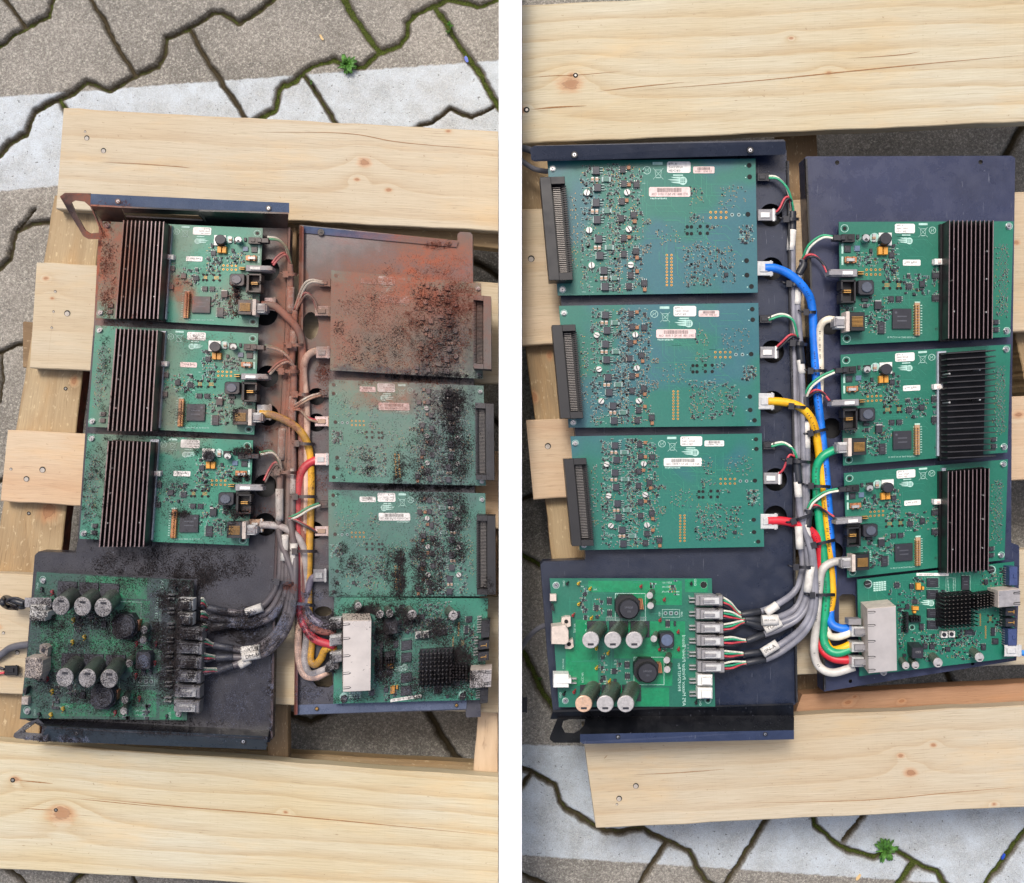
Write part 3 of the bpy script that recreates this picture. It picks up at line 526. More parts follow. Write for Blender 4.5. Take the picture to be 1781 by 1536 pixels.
mb = MB(); q = [(516, 1226, 17), (812, 1217, 17), (811, 1233, 15), (514, 1243, 15)]; mb.rings([[P(x, y, z-2) for x, y, z in q], [P(x, y, z) for x, y, z in q]], 0); rivet(mb, 551, 1233, 17, 4); rivet(mb, 794, 1227, 17, 3.5); mb.build('flange_lip', [plate_mat('lip_grey', (84, 92, 112), False), mt('black'), mt('hole'), mt('gold')], T2)
# --- tray 3
mb = MB(); sheet(mb, [(952, 262), (1367, 262), (1369, 420), (1373, 560), (1378, 740), (1380, 975), (1382, 1100), (1384, 1222), (1380, 1226), (962, 1238), (952, 1140), (946, 1060), (940, 982), (944, 978), (1016, 975), (1018, 966), (1000, 750), (975, 520)],
 [circ(1340, 375, 20), circ(1341, 468, 20), circ(1343, 612, 20), circ(1343, 700, 20), circ(1348, 834, 20), circ(1348, 899, 20)], ZP-4, ZP); mb.build('tray_plate', MPR, T3)
mb = MB(); q = [(922, 258, 62), (928, 254, 64), (1362, 243, 64), (1366, 246, 64), (1367, 264, 56), (1364, 269, 54), (930, 281, 54), (924, 278, 56)]; mb.rings([[P(x, y, z-3) for x, y, z in q], [P(x, y, z) for x, y, z in q]], 0); rivet(mb, 999, 269, 61, 6); rivet(mb, 1305, 261, 61, 6)
mb.build('flange_lip', [plate_mat('lip_r_top', (44, 48, 60), False), mt('black'), mt('hole'), mt('silver')], T3)
mb = MB(); strip_mesh(mb, [(953, 268), (1366, 258)], [(930, 255), (1364, 244)], ZP, 62); mb.build('back_panel', MPBR, T3)
mb = MB(); strip_mesh(mb, [(962, 1236), (1380, 1225)], [(957, 1250), (1380, 1243)], ZP+6, ZP); q = [(961, 1235, 20), (1380, 1223, 20), (1380, 1226, 20), (961, 1239, 20)]; mb.rings([[P(x, y, z-3) for x, y, z in q], [P(x, y, z) for x, y, z in q]], 0); mb.build('fold', MPBR, T3)
mb = MB(); out = [(970, 1249), (1040, 1247), (1381, 1243), (1381, 1271), (1009, 1279), (1009, 1292), (963, 1292), (956, 1286), (957, 1280)]
zq = lambda y: lerp(ZP, 58, (y-1243)/50)
hol = [(977, 1264), (980, 1254), (990, 1251), (1018, 1251), (1016, 1261), (1008, 1271), (998, 1276), (983, 1275)]
loops = [out, hol]; pts = [P(x, y, zq(y)) for l in loops for x, y in l]; tri = tessellate_polygon([[Vector((x, y, 0)) for x, y in l] for l in loops]); b0 = len(mb.v)
mb.v += [tuple(v) for v in pts]+[tuple(v-Vector((0, 0, 3*S))) for v in pts]; n_ = len(pts)
for t_ in tri: mb.face([b0+i for i in t_]); mb.face([b0+n_+i for i in t_][::-1])
k_ = 0
for l in loops:
    for i in range(len(l)): j = (i+1) % len(l); mb.face((b0+k_+i, b0+k_+j, b0+n_+k_+j, b0+n_+k_+i))
    k_ += len(l)
mb.build('back_panel', MPBR, T3)
mb = MB(); q = [(1009, 1277, 60), (1381, 1270, 60), (1381, 1286, 57), (1014, 1294, 57), (1009, 1290, 57)]; mb.rings([[P(x, y, z-3) for x, y, z in q], [P(x, y, z) for x, y, z in q]], 0); rivet(mb, 1075, 1282, 59, 4); rivet(mb, 1331, 1277, 59, 4); mb.build('flange_lip', [MLIPR, mt('black'), mt('hole'), mt('silver')], T3)
mb = MB(); strip_mesh(mb, [(1368, 280), (1373, 560), (1378, 740), (1380, 975), (1384, 1222)], [(1371, 280), (1375, 560), (1380, 740), (1382, 975), (1386, 1222)], ZP, ZP+12); mb.build('side_flange', MPBR, T3)
# --- tray 4
mb = MB(); sheet(mb, [(1399, 275), (1402, 273), (1758, 272), (1764, 276), (1762, 420), (1758, 700), (1757, 945), (1771, 950), (1771, 1000), (1766, 1148), (1432, 1202), (1424, 900), (1415, 700), (1406, 440)],
 [circ(1455, 284, 4, 14), circ(1704, 283, 4, 14), circ(1441, 566, 17), circ(1445, 745, 18), circ(1448, 960, 18), [(1458, 1038), (1464, 1033), (1482, 1033), (1487, 1037), (1489, 1080), (1484, 1090), (1464, 1092), (1458, 1086)], circ(1478, 1184, 3.4, 12), circ(1690, 1153, 3.4, 12)], ZP-4, ZP); mb.build('tray_plate', plate_mat('plate_right2', (41, 47, 72), False), T4)
mb = MB(); q = [(1430, 1186, 16), (1764, 1134, 16), (1766, 1148, 14), (1432, 1202, 14)]
strip_mesh(mb, [(1400, 276), (1407, 440), (1416, 700), (1425, 900), (1433, 1200)], [(1402.5, 276), (1409, 440), (1418, 700), (1427, 900), (1435, 1198)], ZP, ZP+10); mb.build('side_flange', MPBR, T4)

def hole_shade(t, q):  # added dark plate under the tray openings, standing in for their shade
    mb = MB(); p = [P(x, y, -16) for x, y in q]; mb.rings([[v-Vector((0, 0, 3*S)) for v in p], p]); mb.build('hole_shade_plate', mat('hole_shade_black', (20, 20, 23), .7), t)
hole_shade(T1, [(430, 410), (494, 410), (474, 940), (424, 940)]); hole_shade(T3, [(1306, 330), (1366, 330), (1374, 940), (1322, 940)]); hole_shade(T2, [(524, 640), (590, 640), (590, 980), (522, 980)]); hole_shade(T4, [(1416, 520), (1480, 520), (1488, 1000), (1432, 1000)])
# ------------------------------------------------------------------ circuit boards
ZB = 34.0
class Board:
    def __init__(s, tray, q, ref, label, dusty, bm, pc):
        """q: plan corners matching the reference corners; ref: (corners, origin, scale) of the measured drawing"""
        s.q = q; s.rc = ref[0]; s.ro = ref[1]; s.rs = ref[2]; s.d = dusty; s.pc = pc; s.tray = tray; s.rr = random.Random(int(q[0][0]*3+q[0][1]))
        s.bm = bm; s.label = label; s.sur = MB(); s.prt = MB()
    def uv(s, X, Y, h=0, side=True):
        px, py = X/s.rs+s.ro[0], Y/s.rs+s.ro[1]; k = 1+h/1090
        px, py = RC[0]+(px-RC[0])/k, RC[1]+(py-RC[1])/k; X, Y = (px-s.ro[0])*s.rs, (py-s.ro[1])*s.rs
        (a, b, c, d) = s.rc; u, v = .5, .5
        for _ in range(6):
            xl, yl = lerp(a[0], d[0], v), lerp(a[1], d[1], v); xr, yr = lerp(b[0], c[0], v), lerp(b[1], c[1], v); u = (X-xl)/(xr-xl)
            yt, yb = lerp(a[1], b[1], u), lerp(d[1], c[1], u); v = (Y-yt)/(yb-yt)
        return u, v
    def px(s, u, v):
        a, b, c, d = s.q; return (lerp(lerp(a[0], b[0], u), lerp(d[0], c[0], u), v), lerp(lerp(a[1], b[1], u), lerp(d[1], c[1], u), v))
    def W(s, X, Y, z, H=0, lean=0.0):
        """drawing point at height z above the board; H = height of the component it belongs to"""
        u, v = s.uv(X, Y, H); x, y = s.px(u, v); k = 1+H/1090; tx, ty = s.pc[0]+(x-s.pc[0])*k, s.pc[1]+(y-s.pc[1])*k
        p = P(tx, ty, ZB+H)
        if lean and H:
            q = P(x, y, ZB); f = lean*(1-z/H); p = Vector((lerp(p.x, q.x, f), lerp(p.y, q.y, f), 0))
        return Vector((p.x, p.y, (ZB+z+ZOFF)*S))
    def prism(s, mb, poly, h, m=0, z0=0, ch=1.0, H=None, lean=0.0, mtop=None, smt=False):
        H = (z0+h) if H is None else H
        cx = sum(p[0] for p in poly)/len(poly); cy = sum(p[1] for p in poly)/len(poly)
        mr = max(math.hypot(p[0]-cx, p[1]-cy) for p in poly); f = max(.7, 1-ch*s.rs*.5/mr)
        ins = [(cx+(x-cx)*f, cy+(y-cy)*f) for x, y in poly]; g = min(ch*.5, h*.3)
        L = [(poly, z0), (poly, z0+h-g), (ins, z0+h)]
        R_ = [[s.W(x, y, z, H, lean) for x, y in p] for p, z in L]
        a, b, c = R_[0][0], R_[0][1], R_[0][2]
        if (b-a).cross(c-b).z < 0: R_ = [r[::-1] for r in R_]
        mb.rings(R_, m, smt, cap0=False, mtop=mtop)
    def rect(s, X, Y, w, h): return [(X-w/2, Y-h/2), (X+w/2, Y-h/2), (X+w/2, Y+h/2), (X-w/2, Y+h/2)]
    def box(s, mb, X, Y, w, h, hh, m=0, **k): s.prism(mb, s.rect(X, Y, w, h), hh, m, **k)
    def flat(s, mb, poly, m, z=.4, H=0):
        p = [s.W(x, y, z, H) for x, y in poly]
        if (p[1]-p[0]).cross(p[2]-p[1]).z < 0: p = p[::-1]
        mb.poly(p, m)
    def part(s, name, mb, mats, **kw): return mb.build(name, [mt(k, s.d) if isinstance(k, str) else k for k in mats], s.o, **kw)
    def base(s, poly=None, name='circuit_board'):
        mb = MB(); poly = poly or s.rc
        pts = [s.W(x, y, 0) for x, y in poly]
        if (pts[1]-pts[0]).cross(pts[2]-pts[1]).z < 0: pts = pts[::-1]
        mb.rings([[p-Vector((0, 0, 3.4*S)) for p in pts], pts])
        s.o = mb.build(name, [s.bm], s.tray); s.o['label'] = s.label
    def chip(s, X, Y, w, h, H=4, legs='', name='chip', m='ic'):
        mb = MB(); s.box(mb, X, Y, w, h, H, 0, ch=.8)
        if legs:
            for sd in legs:
                n = max(3, int((h if sd in 'lr' else w)/11))
                for i in range(n):
                    t = (i+.5)/n-.5
                    if sd in 'lr': q = s.rect(X+(w/2+4)*(1 if sd == 'r' else -1), Y+t*h, 9, 4)
                    else: q = s.rect(X+t*w, Y+(h/2+4)*(1 if sd == 'b' else -1), 4, 9)
                    s.prism(mb, q, 1.4, 1, ch=.1)
        s.flat(mb, circ(X-w*.32, Y-h*.3, min(w, h)*.07, 8), 2, H+.15, H)
        if w > 30: 
            for k in range(2): s.flat(mb, s.rect(X, Y+(k-.5)*h*.22, w*.5, h*.06), 2, H+.15, H)
        s.part(name, mb, [m, 'tin', mat('chip_print', (74, 76, 84), .5, dusty=s.d)])
    def ring(s, X, Y, r, hole=True, screw=False):
        mb = MB()
        n = 20; o = circ(X, Y, r, n); i_ = circ(X, Y, r*.86, n)
        for a in range(n): b = (a+1) % n; s.flat(s.prt, [o[a], o[b], i_[b], i_[a]], 0, .5)
        if screw:
            s.prism(mb, circ(X, Y, r*.8, 16), 2.6, 0, ch=.8); s.prism(mb, circ(X, Y, r*.58, 14), 5, 0, ch=1.4, z0=0)
            for an in (R.random()*3,): 
                for a2 in (an, an+math.pi/2):
                    c_, s_ = math.cos(a2)*r*.4, math.sin(a2)*r*.4; w_ = r*.09; s.flat(mb, [(X-c_-s_/r*w_*2, Y-s_+c_/r*w_*2), (X+c_-s_/r*w_*2, Y+s_+c_/r*w_*2), (X+c_+s_/r*w_*2, Y+s_-c_/r*w_*2), (X-c_+s_/r*w_*2, Y-s_-c_/r*w_*2)], 1, 5.2, 5)
            s.part('screw', mb, ['silver', 'hole'])
        elif hole: s.flat(s.prt, circ(X, Y, r*.5, 16), 3, .7)
    def slot_screw(s, X, Y, r):
        mb = MB(); s.flat(s.prt, circ(X, Y, r*1.25, 18), 5, .5); s.prism(mb, circ(X, Y, r, 18), 6, 0, ch=1); a2 = s.rr.random()*3.1; c_, s_ = math.cos(a2), math.sin(a2); w_ = r*.13
        s.flat(mb, [(X-c_*r*.9-s_*w_, Y-s_*r*.9+c_*w_), (X+c_*r*.9-s_*w_, Y+s_*r*.9+c_*w_), (X+c_*r*.9+s_*w_, Y+s_*r*.9-c_*w_), (X-c_*r*.9+s_*w_, Y-s_*r*.9-c_*w_)], 1, 6.2, 6); s.part('screw', mb, [mat('screw_white', (196, 194, 190), .35, .3, dusty=s.d), 'hole'])
    def text(s, mb, txt, X, Y, hgt, m, z=.8, adv=(1, 0), up=(0, 1), cen=False, bw=1.0, H=0):
        v, f, w_ = glyphs(txt); k = hgt/.72; b = len(mb.v); ox = -w_/2 if cen else 0
        pts = [s.W(X+adv[0]*(x+ox)*k*bw+up[0]*y*k, Y+adv[1]*(x+ox)*k*bw+up[1]*y*k, z, H) for x, y in v]; mb.v += [tuple(p) for p in pts]
        for q in f:
            if (pts[q[1]]-pts[q[0]]).cross(pts[q[2]]-pts[q[0]]).z < 0: q = q[::-1]
            mb.face([b+i for i in q], m)
    def smd(s, x0, y0, x1, y1, n, sz=1.0, gold=.15):
        r = s.rr; g = 13*sz
        for _ in range(int(n*1.5)):
            X = x0+round(r.random()*(x1-x0)/g)*g+r.uniform(-2, 2); Y = y0+round(r.random()*(y1-y0)/g)*g; t = r.random(); vert = r.random() < .5
            if t < .55:
                w_, h_ = (11*sz, 5.5*sz); a = (w_, h_) if not vert else (h_, w_)
                s.flat(s.sur, s.rect(X, Y, a[0]*1.45, a[1]*1.2), 3, .45); s.box(s.sur, X, Y, a[0]*.75, a[1], 2, r.choice((0, 0, 1, 2)), ch=.2)
            elif t < .55+gold: s.flat(s.sur, circ(X, Y, 3.4*sz, 8), 4, .5); s.flat(s.sur, circ(X, Y, 1.3*sz, 6), 5, .6)
            elif t < .88:
                for k in range(r.randint(2, 5)): s.flat(s.prt, s.rect(X+k*4.2*sz, Y, 2.2*sz, 6*sz), 0, .5)
            else: s.box(s.sur, X, Y, 15*sz, 12*sz, 3, 0, ch=.4); [s.flat(s.sur, s.rect(X+dx*10*sz, Y+dy*4*sz, 5*sz, 3*sz), 3, .5) for dx in (-1, 1) for dy in (-1, 0, 1)]
    def dots(s, xs, ys, r, mo=4, hole=True):
        for X in xs:
            for Y in ys:
                s.flat(s.sur, circ(X, Y, r, 10), mo, .5)
                if hole: s.flat(s.sur, circ(X, Y, r*.45, 8), 5, .65)
    def holes(s, L, r):
        for X, Y in L: s.flat(s.sur, circ(X, Y, r, 14), 5, .7)
    def traces(s, x0, y0, x1, y1, n):
        r = s.rr
        for _ in range(n):
            X, Y = r.uniform(x0, x1-160), r.uniform(y0, y1-210); L = r.uniform(30, 150); w_ = 1.1; dx = r.choice((-1, 1)); k = r.random() < .6
            if k: s.flat(s.prt, s.rect(X+L/2, Y, L, w_*2), 5, .25); e = (X+L, Y)
            else: s.flat(s.prt, s.rect(X, Y+L/2, w_*2, L), 5, .25); e = (X, Y+L)
            M_ = r.uniform(10, 50); s.flat(s.prt, [(e[0], e[1]-1), (e[0]+M_, e[1]+M_-1), (e[0]+M_, e[1]+M_+1.6), (e[0], e[1]+1.6)], 5, .26)
    def sticker(s, X, Y, w, h, lines, m='sticker', bar=None, name='sticker', th=None):
        mb = MB(); c = min(w, h)*.12; s.prism(mb, [(X-w/2+c, Y-h/2), (X+w/2-c, Y-h/2), (X+w/2, Y-h/2+c), (X+w/2, Y+h/2-c), (X+w/2-c, Y+h/2), (X-w/2+c, Y+h/2), (X-w/2, Y+h/2-c), (X-w/2, Y-h/2+c)], .9, 0, ch=.1)
        n = len(lines); yy = Y+h/2
        rows = list(lines); H_ = h/(n+(1 if bar else 0)+.25)
        for i, l in enumerate(rows):      # the first line sits lowest, letters point down
            if l: s.text(mb, l, X-w*.44, Y+h/2-H_*(i+1)+H_*.12, H_*(.62 if th is None else th), 1, 1.05, bw=min(1.1, w*.88/max(1, glyphs(l)[2]*H_*.62/.72)))
        if bar:
            x = X-w*.3; r = s.rr
            while x < X+w*.3: t = r.choice((1.2, 1.2, 2.4)); s.flat(mb, s.rect(x, Y-h*.17, t, h*.42), 1, 1.05); x += t+r.choice((1.2, 2.2, 1.5))
        s.part(name, mb, [m, 'ink'])
    def logo(s, X, Y, r):
        n = 20; s.flat(s.prt, circ(X, Y, r, n), 0, .5)
        for i in range(3):
            for j in range(3): s.flat(s.prt, s.rect(X-r*.45+i*r*.42, Y-r*.4+j*r*.4, r*.26, r*.24), 6, .7)
        for k, (yy, L) in enumerate(((-.8, 2.9), (-.25, 3.6), (.35, 3.0))):
            s.flat(s.prt, [(X-r*.6, Y+yy*r-r*.2), (X-r*L, Y+yy*r-r*.1), (X-r*(L-.7), Y+yy*r+r*.15), (X-r*.6, Y+yy*r+r*.35)], 0, .55)
    def marks(s, lx, ly, bx, by, sc_=1.0):
        """crossed-out bin and crossed circle, a white bar above"""
        f = lambda pts: s.flat(s.prt, pts, 0, .5)
        def ln(a, b, w_=2.2):
            dx, dy = b[0]-a[0], b[1]-a[1]; L = math.hypot(dx, dy); nx, ny = -dy/L*w_/2, dx/L*w_/2; f([(a[0]+nx, a[1]+ny), (b[0]+nx, b[1]+ny), (b[0]-nx, b[1]-ny), (a[0]-nx, a[1]-ny)])
        k = sc_; ln((bx-32*k, by-34*k), (bx+32*k, by+36*k)); ln((bx+32*k, by-34*k), (bx-32*k, by+36*k)); ln((bx-20*k, by-22*k), (bx-14*k, by+26*k)); ln((bx+20*k, by-22*k), (bx+14*k, by+26*k)); ln((bx-14*k, by+26*k), (bx+14*k, by+26*k), 4); ln((bx-24*k, by-22*k), (bx+24*k, by-22*k), 3)
        n = 20; o = circ(lx, ly, 25*k, n); i_ = circ(lx, ly, 21.5*k, n)
        for a in range(n): b = (a+1) % n; f([o[a], o[b], i_[b], i_[a]])
        ln((lx-16*k, ly+16*k), (lx+16*k, ly-16*k)); ln((lx-8*k, ly-12*k), (lx-8*k, ly+10*k)); ln((lx+8*k, ly-10*k), (lx+8*k, ly+12*k))
    def finish(s):
        ms = ['ic', mat('smd_tan', (126, 112, 96), .5, dusty=s.d), mat('smd_blue', (48, 62, 86), .4, dusty=s.d), mat('smd_pad', (132, 152, 150), .4, .3, dusty=s.d), 'gold', 'hole']
        o = s.part('surface_components', s.sur, ms, kind='stuff')
        if s.prt.f: s.part('printed_marking', s.prt, ['silk', 'gold', 'ink', 'hole', 'pad', 'trace', s.bm], kind='stuff')
REF_A = (((320, 632), (1550, 625), (1525, 1440), (337, 1497)), (1380, 230), 4.042)
REF_B = (((185, 180), (1475, 165), (1490, 995), (250, 1012)), (900, 230), 3.562)
REF_P = (((200, 165), (1206, 165), (1225, 957), (258, 962)), (900, 960), 3.562)
REF_M = (((492, 215), (1705, 75), (1705, 815), (510, 960)), (1380, 960), 4.441)

def board_A(tray, q, label, dusty, bm, pc, variant=0, stick='sticker'):
    s = Board(tray, q, REF_A, label, dusty, bm, pc); s.base()
    s.traces(440, 660, 1000, 1440, 60)
    s.ring(360, 678, 28); s.ring(376, 1453, 28); s.ring(1516, 660, 26, screw=True); s.ring(1500, 1397, 26, screw=True)
    # power header and its plug
    mb = MB(); s.box(mb, 388, 745, 92, 56, 12, 0); s.box(mb, 400, 742, 30, 30, 14, 0); s.part('power_header', mb, ['black'])
    mb = MB(); s.box(mb, 312, 742, 62, 40, 14, 0, ch=2); s.box(mb, 352, 742, 30, 30, 16, 0); s.part('plug', mb, ['wblack'])
    s.chip(382, 822, 46, 46, 3, '', m='ic'); s.flat(s.prt, s.rect(345, 820, 14, 70), 0); s.flat(s.prt, s.rect(345, 905, 14, 60), 0)
    mb = MB(); s.box(mb, 450, 818, 40, 40, 3, 0); s.part('chip', mb, [mat('chip_blue', (86, 106, 130), .4, dusty=dusty)])
    for k in range(4): s.flat(s.prt, s.rect(430, 803+k*10, 10, 5), 0)
    mb = MB(); s.box(mb, 405, 897, 84, 40, 5, 0); s.box(mb, 385, 897, 14, 48, 9, 1); s.box(mb, 425, 897, 14, 48, 9, 1); s.box(mb, 405, 897, 56, 22, 11, 2); s.part('fuse_holder', mb, ['copper', 'copper', 'tin'])
    mb = MB(); s.box(mb, 357, 990, 190, 52, 22, 0, ch=2.5); s.box(mb, 300, 990, 95, 30, 26, 0, ch=2); s.box(mb, 372, 990, 100, 26, 25, 1, ch=2); s.part('white_plug', mb, ['grey_plastic', 'white'])
    mb = MB(); [s.box(mb, 478, 990+k*16-8, 44, 5, 12, 0, H=12) for k in range(2)]; s.part('header_pins', mb, ['gold'])
    mb = MB(); w_ = 6
    s.box(mb, 388, 1120, 104, 160, 8, 0)
    for (a, b, c, d) in ((388, 1046, 104, 12), (388, 1194, 104, 12), (434, 1120, 12, 160), (342, 1075, 12, 60), (342, 1165, 12, 60)): s.box(mb, a, b, c, d, 26, 0, H=26)
    for k in range(8): s.box(mb, 336, 1056+k*18, 8, 7, 18, 0)
    s.box(mb, 382, 1113, 52, 7, 18, 1, H=18); s.box(mb, 382, 1127, 52, 7, 18, 1, H=18); s.part('box_header', mb, ['black', 'gold'])
    # network jack: shell, contacts, metal face
    mb = MB(); s.box(mb, 445, 1332, 118, 132, 26, 0, ch=2); s.box(mb, 452, 1385, 100, 22, 28, 0)
    for k in range(8): s.box(mb, 452, 1300+k*9.2, 78, 3.2, 28.5, 1, z0=0, H=28, ch=.2)
    s.box(mb, 384, 1332, 26, 142, 29, 2, ch=1.5); s.part('network_jack', mb, ['black', 'gold', 'beige'])
    for k in range(7): s.flat(s.prt, s.rect(512, 1290+k*14, 10, 6), 0)
    mb = MB(); s.box(mb, 335, 1338, 76, 84, 22, 0, ch=2.5); s.box(mb, 330, 1338, 62, 46, 25, 1, ch=2); s.box(mb, 305, 1338, 10, 66, 24, 1); s.box(mb, 292, 1338, 10, 56, 23, 1); s.part('network_plug', mb, ['clear', 'grey_plastic'])
    # round parts
    mb = MB(); s.box(mb, 513, 747, 52, 52, 3, 1); s.prism(mb, circ(513, 743, 27, 20), 18, 0, smt=False, ch=1.5, mtop=2, H=18, lean=.6); s.flat(mb, circ(513, 743, 22, 16)[2:7]+[(513, 743)], 3, 18.2, 18); s.part('capacitor', mb, ['silver', 'black', 'tin', 'ink'])
    mb = MB(); s.box(mb, 570, 743, 26, 56, 4, 0); s.box(mb, 570, 743, 22, 16, 7, 1); s.part('diode', mb, ['tin', 'tan']); s.flat(s.prt, circ(570, 743, 34, 20), 4, .3)
    mb = MB(); s.box(mb, 648, 752, 90, 90, 4, 1); s.prism(mb, circ(652, 747, 42, 24), 20, 0, ch=2, lean=.6, H=20); s.part('coil', mb, ['ic', 'white'])
    mb = MB(); s.box(mb, 614, 833, 30, 56, 9, 0, ch=1.5); s.part('tantalum_capacitor', mb, ['orange']); mb = MB(); s.box(mb, 651, 833, 30, 56, 9, 0, ch=1.5); s.part('tantalum_capacitor', mb, ['orange'])
    for (x, y, a, b, l) in ((548, 833, 20, 28, ''), (693, 863, 38, 38, 'tb'), (815, 1083, 40, 40, 'lrtb'), (908, 1067, 38, 44, ''), (1007, 1007, 60, 40, 'tb'), (1007, 1165, 60, 40, 'tb'), (690, 1172, 38, 38, 'lb'), (743, 1172, 38, 38, 'rb'), (505, 1180, 46, 20, ''), (508, 1220, 26, 26, 'lr'), (620, 1375, 46, 84, 'lr'), (1428, 1335, 32, 34, 'lr'), (1428, 1388, 32, 34, 'lr'), (705, 800, 18, 22, 'b'), (455, 735, 20, 30, ''), (812, 1010, 22, 20, 'tb'), (850, 1137, 16, 20, ''), (543, 1322, 16, 18, '')): s.chip(x, y, a, b, 4, l)
    mb = MB(); s.box(mb, 598, 1218, 48, 56, 7, 0); s.box(mb, 598, 1188, 46, 12, 3, 1); s.box(mb, 582, 1254, 7, 18, 2, 1); s.box(mb, 612, 1254, 7, 18, 2, 1); s.part('regulator', mb, ['ic', 'tin'])
    s.chip(765, 1312, 134, 142, 5); 
    for k in range(9): s.flat(s.prt, s.rect(693, 1250+k*14, 3, 6), 0, .5)
    mb = MB(); s.prism(mb, [(462, 1040), (556, 1040), (570, 1054), (570, 1132), (556, 1146), (470, 1146), (456, 1132), (456, 1050)], 17, 0, ch=3); s.prism(mb, circ(520, 1090, 38, 24), 3, 1, z0=17, H=20, ch=2); s.part('coil', mb, ['ic', mat('coil_top', (74, 80, 92), .4, dusty=dusty)])
    mb = MB(); s.box(mb, 873, 1315, 36, 232, 5, 0)
    for i in range(2):
        for j in range(11): s.box(mb, 864+i*19, 1219+j*19.5, 7, 7, 12, 1, ch=.3, H=12)
    s.part('pin_header', mb, ['tan' if not dusty else 'copper', 'gold']); s.flat(s.prt, s.rect(873, 1198, 38, 12), 0)
    for j in range(11): s.flat(s.prt, s.rect(900, 1219+j*19.5, 12, 6), 0); s.flat(s.prt, s.rect(847, 1219+j*19.5, 10, 6), 0)
    mb = MB(); s.box(mb, 1028, 910, 66, 42, 10, 0, ch=1.5); s.box(mb, 1065, 910, 30, 24, 6, 1); s.box(mb, 1030, 910, 20, 20, 12, 2); s.box(mb, 985, 912, 18, 34, 3, 1); s.part('led', mb, ['white', 'tin', 'pink'])
    s.dots([515, 546, 578, 609], [968, 1002], 9); s.holes([(633, 1053), (678, 1053), (633, 1098), (678, 1098), (730, 1053), (755, 1053), (730, 1098), (755, 1098)], 11)
    for (x0, n) in ((656, 4), (743, 3)):
        for j in range(3):
            for i in range(n): s.flat(s.sur, s.rect(x0-12+i*9, 1066+j*10, 5, 6), 4, .8)
    s.smd(450, 850, 590, 950, 46); s.smd(630, 900, 735, 1045, 60); s.smd(780, 1000, 950, 1150, 44); s.smd(980, 950, 1050, 1200, 26); s.smd(470, 1150, 680, 1300, 34); s.smd(520, 1290, 600, 1420, 30); s.smd(620, 1240, 690, 1330, 14); s.smd(1420, 800, 1510, 1300, 60, .8, .6); s.smd(660, 780, 740, 900, 16); s.smd(340, 1210, 430, 1250, 12)
    for i in range(5):
        for j in range(18): s.flat(s.sur, circ(1452+i*12+(j % 2)*6, 790+j*28+(i % 2)*14, 3.6, 8), 5, .6); s.flat(s.sur, circ(1452+i*12+(j % 2)*6, 790+j*28+(i % 2)*14, 5.2, 8), 3, .5)
    s.holes([(1003, 1384)], 4); mb = s.prt; s.text(mb, '13', 990, 1375, 20, 2, adv=(1, 0)); s.text(mb, '© 2012-14 W 2942-5070 021', 660, 1438, 12, 0)
    s.sticker(785, 677, 140, 66, ['HDC-R5', '2941-5070', 'Rev. F'], 'sticker'); s.sticker(833, 918, 124, 42, ['Test Pass'], stick, name='sticker', th=.5)
    s.flat(s.prt, s.rect(912, 647, 62, 15), 0); s.marks(978, 690, 912, 702); s.logo(815, 765, 24); s.flat(s.prt, s.rect(793, 724, 60, 8), 0)
    # heatsink
    mb = MB(); X0, X1, T, B = 1082, 1425, 612, 1462
    s.prism(mb, [(X0, T+8), (X1, T), (X1-18, B-18), (X0+2, B)], 9, 0, H=40)
    if variant == 0:
        n = 11
        for i in range(n):
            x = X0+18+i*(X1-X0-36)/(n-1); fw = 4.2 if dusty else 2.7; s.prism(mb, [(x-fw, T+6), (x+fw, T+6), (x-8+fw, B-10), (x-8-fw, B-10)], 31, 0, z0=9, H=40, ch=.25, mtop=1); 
        for (a, b) in ((1135, 820), (1370, 835), (1128, 1040), (1365, 1030), (1135, 1260), (1362, 1265)): s.prism(mb, circ(a, b, 6, 10), 33, 2, z0=5, H=40)
        s.part('heat_sink', mb, ['fin', 'fintop_lit', 'tin'])  # fin tops paler: cut edges, with the light on them put into the colour
    else:
        n = 19
        for i in range(n):
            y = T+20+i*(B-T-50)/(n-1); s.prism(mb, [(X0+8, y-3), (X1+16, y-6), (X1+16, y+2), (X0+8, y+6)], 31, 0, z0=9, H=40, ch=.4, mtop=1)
        for (a, b) in ((1110, 790), (1330, 770), (1110, 1010), (1330, 1000)): s.prism(mb, circ(a, b, 8, 10), 33, 2, z0=5, H=40)
        s.part('heat_sink', mb, ['finblack', mat('fin_worn_lit', (52, 50, 52), .4, .3, dusty=dusty), 'tin'])  # worn fin edges, the light along their tops also put into the colour
    mb = MB(); s.prism(mb, [(1020 if dusty or variant else 1056, T+30), (1083, T+30), (1083, B-18), (1016 if dusty or variant else 1052, B-18)], 7, 0); s.part('mounting_strip', mb, ['strip'])
    s.finish(); return s

